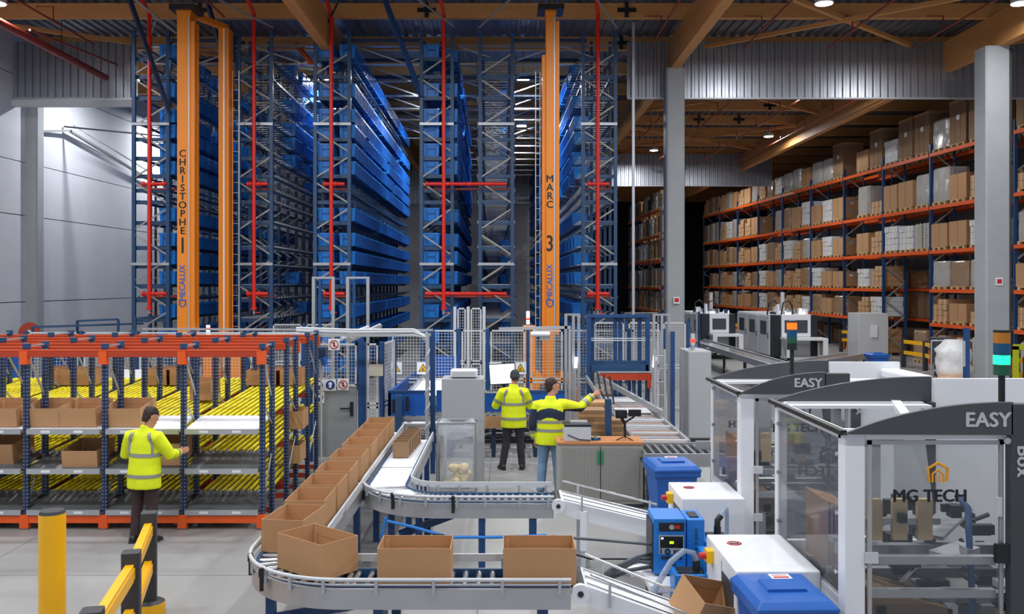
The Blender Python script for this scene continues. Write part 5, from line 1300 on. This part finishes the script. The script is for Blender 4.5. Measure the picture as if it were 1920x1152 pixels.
# ---------------------------------------------------------------- wheelie bins
def bin_(x,y,rz,label,paper=True):
    t=thing('wheelie_bin',label,'bin',(x,y,0),rz)
    def rg(a,b,c,z): return [(-a,-b,z),(a,-b,z),(a,c,z),(-a,c,z)]
    MB().rings([rg(.2,.22,.2,.06),rg(.265,.31,.3,.93)],'bin_blue',False).build('body',t,bevel=.015)
    MB().rings([rg(.285,.33,.31,.9),rg(.295,.345,.33,.92),rg(.295,.345,.33,.97),rg(.28,.33,.32,.975)],'bin_blue',False).build('rim',t)
    MB().rings([rg(.3,.36,.36,.975),rg(.3,.365,.36,1.0),rg(.26,.31,.31,1.045),rg(.2,.2,.2,1.05)],'bin_blue',False).build('lid',t,bevel=.006)
    MB().prism([(-.16,1.045),(.16,1.045),(.14,1.07),(-.14,1.07)],-.12,.12,'bin_blue').build('lid_bulge',t)
    if paper: MB().box(-.02,.16,1.05,.14,.28,1.056,'sign_white').box(0,.18,1.056,.12,.21,1.058,'sign_red').box(0,.24,1.056,.12,.25,1.058,'sign_red').build('lid_sticker',t)
    MB().cyl((-.28,.36,.99),(.28,.36,.99),.016,8,'bin_blue').box(-.22,.32,.93,-.18,.37,1.0,'bin_blue').box(.18,.32,.93,.22,.37,1.0,'bin_blue').build('handle_bar',t)
    for s_ in (-1,1): MB().cyl((s_*.2,.24,.1),(s_*.25,.24,.1),.1,16,'black').build('wheel',t)
    return t
bin_(2.09,6.88,R(2),'blue wheelie bin with a white lid sticker beside the front white infeed box')
bin_(2.13,11.75,R(4),'blue wheelie bin with a lid sticker, behind the rear white infeed box')
bin_(px(1644,0,30).x,30,0,'far blue wheelie bin beside the tall pale control cabinet',False)
bin_(px(1293,0,33).x,33,0,'far blue wheelie bin beside the left packing machine',False)
# ---------------------------------------------------------------- glue units
t=thing('glue_melter','blue hot-melt glue unit with a display, on a white platform','glue unit',(1.42,8.75,.52))
MB().box(0,0,.02,.31,.42,.56,'glue_blue').build('control_housing',t,bevel=.01); MB().box(.325,.04,.02,.5,.42,.54,'glue_blue').build('tank_housing',t,bevel=.01)
MB().prism([(.5,.02),(.78,.02),(.8,.1),(.8,.3),(.5,.33)],.02,.42,'glue_blue').build('hopper_housing',t,bevel=.01)
MB().box(-.012,.03,.04,0,.4,.5,'dark_metal').build('side_grille',t); MB().box(.37,.12,.54,.46,.32,.55,'black').build('top_grille',t)
MB().box(.05,-.008,.44,.29,0,.52,'black').cyl((.17,-.01,.48),(.17,-.016,.48),.025,12,'alu').box(.2,-.014,.465,.25,-.008,.495,'sign_red').build('switch_strip',t)
MB().box(.05,-.008,.22,.29,0,.40,'cab_grey').box(.06,-.012,.28,.28,-.008,.39,'screen_dark').box(.15,-.015,.32,.19,-.012,.345,'screen_green').box(.07,-.015,.365,.09,-.012,.38,'led_white').build('display',t)
kp=MB().cyl((.13,-.009,.245),(.13,-.014,.245),.028,14,'black').cyl((.13,-.015,.245),(.13,-.017,.245),.014,10,'glue_blue')
for i in range(3):
    for j in range(3): kp.box(.19+i*.03,-.014,.23+j*.013-.005,.21+i*.03,-.008,.238+j*.013-.005,'black')
for i in range(4): kp.box(.06,-.013,.228+i*.012,.075,-.008,.235+i*.012,'black')
kp.build('keypad',t)
mk=MB()
for k,(a,b) in enumerate(((0,.014),(.022,.03),(.034,.046),(.05,.058),(.062,.072),(.076,.086),(.09,.1))): mk.box(.11+a,-.006,.104,.11+b,-.002,.118,'text_black')
mk.build('maker_mark',t); mk=MB()
for k,h in enumerate((.03,.03,.035,.02,.03,.025,.03,.03)): mk.box(.405,.034,.42-k*.04-(.02 if k>3 else 0),.43,.04,.42-k*.04+h-(.02 if k>3 else 0),'navy')
mk.build('side_mark',t)
MB().box(.07,-.01,.17,.27,-.002,.195,'dark_metal').build('socket_strip',t)
MB().box(.56,.08,.33,.74,.3,.35,'black').cyl((.66,.2,.35),(.66,.2,.43),.035,10,'black').tube([(.66,.2,.42),(.66,.2,.49),(.7,.22,.53)],.03,10,'black').build('filler_cap',t)
MB().tube([(.68,.21,.52),(.78,.4,.55),(.85,.62,.5),(.9,.8,.35),(.92,.9,.1),(.92,.9,-.3)],.025,10,'hose').build('clear_hose',t)
for k in range(3): MB().tube([(0,.1+.05*k,.1+.03*k),(-.15,.1,.12+.02*k),(-.4,.05,.02+.02*k),(-.52,.12,-.06),(-.45,.25,-.12+.02*k),(-.2,.2,-.0),(0,.15,.05)],.02,8,'cable_grey').build('supply_hose',t)
MB().tube([(0,.1,.28),(-.5,-.1,.38),(-1.0,-.4,.5),(-1.35,-.6,.45)],.014,8,'cable_grey').build('supply_cable',t)
MB().tube([(-.1,.1,.14),(-.6,.1,.14),(-.95,-.1,.3),(-1.35,-.4,.42)],.01,8,'black').build('supply_cable',t)
t=thing('glue_platform','white platform table under the blue glue unit','platform',(1.36,8.6,0))
MB().box(-.02,-.1,.44,.9,.7,.52,'white_paint').build('top_plate',t,bevel=.015)
for (x,y) in ((.08,0),(.8,0),(.08,.6),(.8,.6)): MB().box(x-.03,y-.03,0,x+.03,y+.03,.44,'cab_grey_dark').build('leg',t)
MB().box(-.14,.3,.46,.02,.6,.5,'white_paint').build('side_tray',t,bevel=.01)
t=thing('glue_hopper','lower blue glue hopper beside the front white infeed box','glue unit',(1.46,8.3,0)); t.scale=(1,1,.87)
MB().box(.08,0,.3,.42,.26,.78,'glue_blue').box(.27,0,.0,.3,.2,.3,'dark_metal').build('housing',t,bevel=.012); MB().box(.36,.1,.3,.47,.36,.97,'glue_blue').build('side_housing',t,bevel=.012)
MB().box(.12,.04,.78,.36,.22,.79,'black').cyl((.3,.12,.78),(.3,.12,.9),.035,10,'black').build('filler_cap',t)
MB().tube([(.3,.12,.88),(.27,.1,.98),(.17,.05,1.02),(.05,.02,.92),(-.08,-.02,.7),(-.2,-.05,.45)],.03,10,'hose').build('clear_hose',t)
# ---------------------------------------------------------------- foreground bollard + barrier
t=thing('bollard','thick yellow round bollard with a dark cap, bottom left','bollard',((98-VX)*8.6/F,8.6,0))
MB().cyl((0,0,0),(0,0,1.17),.12,36,'rail_yellow').build('sleeve',t); MB().cyl((0,0,1.17),(0,0,1.2),.118,36,'post_black',.105).build('cap',t)
t=thing('guard_barrier','low black-posted barrier with yellow rails in the left foreground','barrier',(-3.65,9.2,0))
pos=[Vector((-3.63,9.2,0)),Vector((-3.25,7.85,0)),Vector((-2.95,6.45,0))]; o_=Vector((-3.65,9.2,0))
for i,p in enumerate(pos):
    q=p-o_; d=(pos[min(i+1,2)]-pos[max(i-1,0)]).normalized(); rz=math.atan2(d.x,-d.y)
    MB().prism([(-.06,-.075),(.06,-.075),(.075,-.06),(.075,.06),(.06,.075),(-.06,.075),(-.075,.06),(-.075,-.06)],.1,1.03,'post_black','z').build('post',t,q,rot=(0,0,rz),bevel=.004)
    MB().cyl((0,0,0),(0,0,.12),.16,28,'rail_yellow').cyl((0,0,.12),(0,0,.145),.155,28,'post_black',.11).build('base_ring',t,q)
for a,b in ((pos[0],pos[1]),(pos[1],pos[2])):
    d=(b-a).normalized(); off=Vector((d.y,-d.x,0))*-.0
    for z in (.86,.48):
        A=a-o_+d*.07+off; B=b-o_-d*.07+off; A.z=B.z=z
        n=Vector((-d.y,d.x,0)); m_=MB()
        m_.bar(A,B,.07,.15,'rail_yellow').bar(A,B,.09,.09,'rail_yellow'); m_.build('rail',t)
# right-hand barriers
def barrier(label,pts,zt=1.15,z2=.6):
    t=thing('safety_barrier',label,'barrier',pts[0])
    for p in pts: MB().box(-.075,-.075,0,.075,.075,zt,'post_black').build('post',t,Vector(p)-Vector(pts[0]))
    for a,b in zip(pts,pts[1:]):
        A=Vector(a)-Vector(pts[0]);B=Vector(b)-Vector(pts[0])
        for z in (zt-.12,z2): MB().bar(A+Vector((0,0,z)),B+Vector((0,0,z)),.07,.14,'rail_yellow').build('rail',t)
    return t
def g_(x,y): # ground point
    s=(y-HY)/H; d=F/s; return ((x-VX)/s,d,0)
barrier('black and yellow pedestrian barrier left of the thick column',[g_(1694,689),g_(1735,696),g_(1757,706),g_(1769,720),g_(1800,742)])
barrier('black and yellow barrier right of the thick column',[g_(1835,732),g_(1860,734),g_(1925,742)])
barrier('far black and yellow barrier between the packing machines',[g_(1371,652),g_(1386,652),g_(1412,650)],1.3,.7)
barrier('far yellow-railed barrier left of the tall pale cabinet',[g_(1577,660),g_(1604,662)],1.1,.6)
t=thing('lime_frame','lime yellow steel frame at the right edge','frame',(px(1903,0,26).x,26,0)); MB().box(0,0,0,.12,.12,1.55,'lime').box(0,0,1.45,1.4,.12,1.6,'lime').build('frame_tube',t)
# white sack, beige sack, blue post, black box
def sack(label,x,y,z,r,h,m,seed):
    rr=random.Random(seed); n=24; rs=[]
    for k in range(9):
        q=k/8; rad=r*(.85+.2*math.sin(PI*q)+rr.uniform(-.09,.09))*(1 if q<.85 else .75); rs.append([(x+math.cos(2*PI*i/n)*rad*(1+.1*math.sin(i*3+k)+.06*math.sin(i*7+2*k)),y+math.sin(2*PI*i/n)*rad*.7*(1+.08*math.sin(i*4+k*2)),z+h*q) for i in range(n)])
    o=MB().rings(rs,m).build('sack'); tag(o,label,'sack'); return o
p=px(1790,0,17); sack('big white plastic sack hanging before the thick column',px(1796,0,20).x,20.2,1.25,.36,.85,'bag_white',1)
sack('crumpled beige sack below the white one before the thick column',px(1790,0,20).x-.05,20.0,.55,.45,.8,'bag_beige',2)
t=thing('sack_stand','thin metal stand holding the sacks','stand',(px(1800,0,20.2).x,20.6,0))
for x in (-.45,.5): MB().cyl((x,0,0),(x,0,2.05),.018,8,'alu').build('stand_leg',t)
MB().cyl((-.45,0,2.05),(.5,0,2.05),.018,8,'alu').build('top_bar',t); MB().box(-.5,-.45,.5,.5,.3,.55,'alu').build('shelf',t)
for q in ((.45,),(-.4,)): MB().cyl((q[0],-.35,0),(q[0],-.35,.5),.018,8,'alu').build('stand_leg',t)
p=px(1812,615,17.5); tag(MB().box(-.045,-.045,0,.045,.045,p.z,'frame_blue').box(-.07,-.05,1.75,-.045,.0,p.z-.25,'cab_grey').build('steel_post',None,(p.x,17.5,0)),'dark blue steel post rising behind the box machines','post')
p=px(1772,640,21); t=thing('motor_unit','dark motor unit on a stand left of the white sack','motor',(p.x,21.2,0)); MB().box(-.2,-.15,1.5,.2,.15,2.1,'post_black').build('housing',t,bevel=.03); MB().cyl((.1,-.2,1.6),(.1,.1,1.6),.14,14,'dark_metal').build('motor',t); MB().cyl((0,0,0),(0,0,1.5),.03,8,'dark_metal').build('stand_pole',t)
MB().bar((-.7,-.1,1.2),(.3,-.1,1.45),.05,.05,'alu').build('arm',t)
# ================================================================ PEOPLE
def hrings(c,zs):
    n=20; return [[(c[0]+ox+math.cos(2*PI*i/n)*rx,c[1]+oy+math.sin(2*PI*i/n)*ry,z) for i in range(n)] for (z,rx,ry,ox,oy) in zs]
def limb(mb,pts,rad,n=14): return mb.tube(pts,0,n,None,rad)
def interp(a,b,k): return Vector(a)*(1-k)+Vector(b)*k
def person(label,loc,rz,p):
    """local frame: +y is forward, x to the person's right; origin on the floor"""
    t=thing('person',label,'person',loc,rz); hsc=p.get('scale',1); t.scale=(hsc,)*3
    sh=p['shoulder']; el=p['elbow']; wr=p['wrist']; hd=p['handdir']; hip=p.get('hip',((-.095,0,.93),(.095,0,.93))); kn=p['knee']; an=p['ankle']; fd=p['footdir']
    lean=p.get('lean',0); hc=Vector(p['head']); yaw=p.get('yaw',0); pitch=p.get('pitch',0)
    tor=[(.86,.155,.11,0,0),(.95,.165,.115,0,.0),(1.05,.15,.105,0,lean*.3),(1.18,.165,.11,0,lean*.6),(1.32,.19,.115,0,lean*.85),(1.40,.18,.1,0,lean),(1.45,.11,.08,0,lean),(1.48,.06,.06,0,lean)]
    body=MB(); body.mats=['skin']
    body.rings(hrings((0,0),tor),'skin')
    body.tube([(0,lean-.01,1.42),tuple(hc+Vector((0,-.01,-.06)))],0,14,None,[.062,.058])
    # head built from sections, then turned
    Hm=Matrix.Translation(hc)@Matrix.Rotation(R(yaw),4,'Z')@Matrix.Rotation(R(pitch),4,'X')
    def T(v): return tuple(Hm@Vector(v))
    secs=[(-.115,.032,.03,0,.055),(-.10,.048,.055,0,.035),(-.07,.062,.078,0,.015),(-.03,.069,.09,0,.005),(.02,.074,.096,0,0),(.06,.072,.094,0,-.004),(.09,.058,.076,0,-.006),(.112,.03,.04,0,-.008)]
    body.rings([[T(v) for v in r] for r in hrings((0,0),secs)],'skin')
    body.add([T(v) for v in ((-.012,.09,.02),(.012,.09,.02),(-.019,.09,-.03),(.019,.09,-.03),(0,.122,-.022),(0,.1,.02),(0,.085,-.045))],[(0,1,5),(0,5,4,2),(1,3,4,5),(2,4,3),(2,3,6),(0,2,6),(1,6,3),(0,6,1)],'skin')
    for s_ in (-1,1): body.sphere(T((s_*.076,-.005,-.005)),.026,'skin',10,6,(.4,.7,1.1))
    body.tube([T((-.022,.092,-.062)),T((0,.098,-.061)),T((.022,.092,-.062))],.007,6,'skin')
    for k in (0,1):
        limb(body,[sh[k],interp(sh[k],el[k],.5),el[k],interp(el[k],wr[k],.4),wr[k]],[.058,.05,.042,.04,.027])
        w0=Vector(wr[k]); d=Vector(hd[k]).normalized(); side=Vector(p['thumb'][k]).normalized(); side=(side-d*side.dot(d)).normalized(); nrm=d.cross(side)
        body.rings([[tuple(w0+d*q+side*math.cos(a)*wd+nrm*math.sin(a)*th) for a in [2*PI*i/12 for i in range(12)]] for q,wd,th in ((-.01,.026,.02),(.03,.036,.017),(.075,.042,.015),(.095,.038,.012))],'skin')
        pt=p.get('point',(False,False))[k]
        for f in range(4):
            o=side*(.03-.02*f); Lf=(.07,.08,.075,.058)[f]; cu=(.0 if (pt and f==0) else 1.0 if pt else .45)
            a0=w0+d*.09+o; a1=a0+(d*math.cos(cu*.8)-nrm*math.sin(cu*.8)*p.get('curlsign',(1,1))[k])*Lf*.5; a2=a1+(d*math.cos(cu*1.9)-nrm*math.sin(cu*1.9)*p.get('curlsign',(1,1))[k])*Lf*.5
            body.tube([tuple(a0-d*.02),tuple(a0),tuple(a1),tuple(a2)],0,8,None,[.011,.0105,.0095,.008])
        b0=w0+d*.03+side*.025; body.tube([tuple(b0),tuple(b0+side*.025+d*.025),tuple(b0+side*.035+d*.055)],0,8,None,[.013,.012,.009])
        limb(body,[hip[k],interp(hip[k],kn[k],.5),kn[k],interp(kn[k],an[k],.4),an[k]],[.088,.075,.055,.055,.038])
    fuse(body,'body',t,.0085,'skin',1)
    for s_ in (-1,1):
        e=MB().sphere(T((s_*.03,.088,.018)),.011,'sign_white',10,6).sphere(T((s_*.03,.0965,.018)),.005,'black',8,5).build('eye',t)
        MB().tube([T((s_*.014,.096,.038)),T((s_*.03,.097,.042)),T((s_*.046,.09,.037))],.004,6,'hair').build('eyebrow',t)
    # hair or hat
    if p.get('beanie'):
        hs=[(-.005,.083,.106,0,-.004),(.03,.086,.108,0,-.006),(.07,.082,.103,0,-.01),(.1,.066,.083,0,-.014),(.125,.036,.045,0,-.016),(.131,.008,.01,0,-.016)]
        MB().rings([[T(v) for v in r] for r in hrings((0,0),hs)],'beanie').rings([[T(v) for v in r] for r in hrings((0,0),[(-.03,.082,.104,0,-.012),(.01,.092,.114,0,-.006),(.02,.088,.11,0,-.006)])],'beanie').build('knitted_cap',t)
        MB().rings([[T(v) for v in r] for r in hrings((0,0),[(-.075,.05,.05,0,-.045),(-.03,.073,.06,0,-.043),(0,.078,.07,0,-.035)])],'hair').build('hair',t)
    else:
        hb=MB(); hb.rings([[T(v) for v in r] for r in hrings((0,0),[(.045,.081,.102,0,-.012),(.075,.078,.1,0,-.012),(.105,.062,.08,0,-.014),(.128,.034,.045,0,-.014)])],'hair'); hb.rings([[T(v) for v in r] for r in hrings((0,0),[(-.085,.045,.03,0,-.062),(-.05,.066,.052,0,-.052),(0,.079,.068,0,-.04),(.06,.08,.085,0,-.03)])],'hair')
        rr=random.Random(3)
        for i in range(26):
            a=rr.uniform(0,6.28); q=rr.uniform(.2,1); hb.sphere(T((math.cos(a)*.062*q,math.sin(a)*.08*q-.012,.1+.025*(1-q))),.02,'hair',8,5)
        fuse(hb,'hair',t,.008,'hair',2)
    # trousers
    tm_=MB(); tm_.rings(hrings((0,0),[(.84,.15,.12,0,0),(.92,.175,.13,0,0),(1.0,.165,.12,0,0)]),'jeans')
    for k in (0,1):
        lowz=Vector(an[k])+Vector((0,0,-.01)); limb(tm_,[hip[k],interp(hip[k],kn[k],.5),kn[k],interp(kn[k],an[k],.4),tuple(lowz)],[.105,.092,.073,.07,.064])
    fuse(tm_,'trousers',t,.013,p['trousers'],2)
    for k in (0,1):
        a=Vector(an[k]); f=Vector(fd[k]).normalized(); s_=Vector((f.y,-f.x,0)); c=Vector((a.x,a.y,0))
        def ring(q,wd,h): return [tuple(c+f*q+s_*math.cos(u)*wd+Vector((0,0,max(.0,h*(.5+.55*math.sin(u)))))) for u in [2*PI*i/14 for i in range(14)]]
        sh_=MB().rings([ring(-.09,.03,.07),ring(-.07,.042,.1),ring(-.0,.044,.115),ring(.07,.047,.085),ring(.14,.048,.065),ring(.19,.034,.045),ring(.205,.015,.03)],'shoe').build('shoe',t)
        MB().rings([[tuple(c+f*q+s_*w_*sg+Vector((0,0,z))) for (q,w_,sg) in ((-.095,.035,-1),(-.095,.035,1),(.1,.052,1),(.2,.03,1),(.2,.03,-1),(.1,.052,-1))] for z in (0,.022)],'sole',False).build('sole',sh_)
    # jacket
    J=[(p.get('hem',.80),.235,.17,0,0),(.9,.232,.168,0,0),(1.02,.222,.16,0,lean*.3),(1.16,.222,.157,0,lean*.6),(1.30,.226,.152,0,lean*.85),(1.40,.205,.13,0,lean),(1.455,.12,.1,0,lean),(1.49,.085,.085,0,lean)]
    j=MB(); j.rings(hrings((0,0),J),'hi_vis')
    j.rings(hrings((0,0),[(1.45,.088,.088,0,lean),(1.5,.084,.086,0,lean+.005),(1.535,.08,.084,0,lean+.01)]),'hi_vis')
    sl=[[Vector(sh[k])+Vector((0,0,.0)),interp(sh[k],el[k],.5),Vector(el[k]),interp(el[k],wr[k],.45),interp(el[k],wr[k],.93)] for k in (0,1)]
    sr=[.092,.083,.074,.068,.058]
    for k in (0,1): limb(j,[tuple(v) for v in [Vector((sh[k][0]*.55,sh[k][1],sh[k][2]+.01))]+sl[k]],[.085]+sr)
    jk=fuse(j,'jacket',t,.012,'hi_vis',3,p.get('paint'),['hi_vis','jacket_navy'])
    # reflective bands
    def torso_band(z0,z1):
        def at(z):
            for a,b in zip(J,J[1:]):
                if a[0]<=z<=b[0]:
                    q=(z-a[0])/(b[0]-a[0]); return [a[i]*(1-q)+b[i]*q for i in range(5)]
            return J[0]
        rs=[]
        for z in (z0,(z0+z1)/2,z1):
            v=at(z); rs+=hrings((0,0),[(z,v[1]+.006,v[2]+.006,v[3],v[4])])
        MB().rings(rs,'reflective',True,False).build('reflective_band',t)
    for z0,z1 in p['bands']: torso_band(z0,z1)
    for k in (0,1):
        for q0,q1 in p.get('armbands',((.3,.45),)):
            A=interp(el[k],wr[k],q0);B=interp(el[k],wr[k],q1); r0=.074+(.058-.074)*q0+.004
            MB().cyl(tuple(A),tuple(B),r0,18,'reflective',r0-.003,False).build('reflective_band',t)
        if p.get('upperband'):
            A=interp(sh[k],el[k],.5);B=interp(sh[k],el[k],.68); MB().cyl(tuple(A),tuple(B),.086,18,'reflective',.083,False).build('reflective_band',t)
    if p.get('straps'):
        for s_ in (-1,1):
            pts=[]
            for z in (1.19,1.25,1.32,1.38,1.42,1.45):
                v=None
                for a,b in zip(J,J[1:]):
                    if a[0]<=z<=b[0]: q=(z-a[0])/(b[0]-a[0]); v=[a[i]*(1-q)+b[i]*q for i in range(5)]
                u=s_*(.76-.1*(z-1.17)*3); xx=v[1]*u if z<1.4 else s_*.125
                ok_,hit,nn,_=jk.ray_cast(Vector((xx,-1,z)),Vector((0,1,0))); pts.append((xx,(hit.y if ok_ else v[4]-.1)-.004,z))
            m_=MB()
            for a,b in zip(pts,pts[1:]): m_.bar(a,b,.048,.01,'reflective',up=(0,1,0))
            m_.build('reflective_strap',t)
    return t
# centre worker (back to the camera, hands at the console)
person('worker in yellow jacket and dark knitted cap seen from behind at the monitor',(px(963,0,16.4).x,16.35,0),0,dict(
  shoulder=((-.2,.0,1.39),(.2,.0,1.39)),elbow=((-.33,.07,1.13),(.31,.08,1.12)),wrist=((-.3,.3,1.2),(.22,.32,1.12)),handdir=((.2,1,.2),(-.2,1,.1)),thumb=((1,0,.2),(-1,0,.2)),curlsign=(-1,1),
  knee=((-.13,.03,.5),(.12,.02,.5)),ankle=((-.2,-.02,.09),(.15,.0,.09)),footdir=((-.35,1,0),(.15,1,0)),head=(.02,.05,1.665),yaw=12,pitch=-14,beanie=True,trousers='trousers',hem=.76,
  bands=((.90,.95),(1.16,1.21)),armbands=((.25,.42),),upperband=True,straps=True,lean=.03,scale=1.0))
# right worker pointing
def navy(c):
    if c.z>1.12 and abs(c.x)<.26 and c.y<.16:
        top=1.36-1.6*abs(c.x)**2; 
        if c.y<.02 and 1.22-.9*c.x*c.x*3<c.z<top: return 1
    if c.x<-.2 and .98<c.z<1.34: return 1
    if c.x>.2 and c.z<1.335 and c.x<.6: return 1
    return 0
person('worker in yellow and navy jacket and jeans pointing right beside the tambour cabinet',(px(1032,0,14.3).x,14.28,0),R(-8),dict(
  shoulder=((-.2,.0,1.39),(.2,.02,1.40)),elbow=((-.27,-.02,1.10),(.44,.2,1.34)),wrist=((-.25,.08,.86),(.64,.33,1.52)),handdir=((.0,.1,-1),(1,.25,.35)),thumb=((0,1,0),(0,.3,1)),curlsign=(-1,1),point=(False,True),
  knee=((-.12,.02,.5),(.1,.02,.5)),ankle=((-.15,-.05,.09),(.13,.0,.09)),footdir=((-.1,1,0),(.3,1,0)),head=(.02,.04,1.675),yaw=-62,pitch=2,trousers='jeans',hem=.80,
  bands=((1.0,1.045),(1.13,1.175)),armbands=((.3,.5),(.72,.86)),upperband=False,paint=navy,scale=1.03))
# left worker picking at the flow rack
person('worker in yellow jacket and dark trousers picking from the flow rack at left',(px(276,0,11.85).x,11.75,0),R(-14),dict(
  shoulder=((-.2,.0,1.385),(.2,.0,1.385)),elbow=((-.32,.05,1.13),(.33,.1,1.14)),wrist=((-.22,.28,1.12),(.3,.34,1.13)),handdir=((.3,1,0),(.1,1,.1)),thumb=((.3,0,1),(-.3,0,1)),curlsign=(1,-1),
  knee=((-.11,.02,.5),(.11,.02,.5)),ankle=((-.12,-.03,.09),(.12,-.03,.09)),footdir=((-.1,1,0),(.15,1,0)),head=(.05,.07,1.64),yaw=-38,pitch=-20,trousers='trousers_brown',hem=.72,
  bands=((.865,.91),(1.13,1.18)),armbands=((.5,.68),),upperband=False,straps=True,lean=.05,scale=.985))
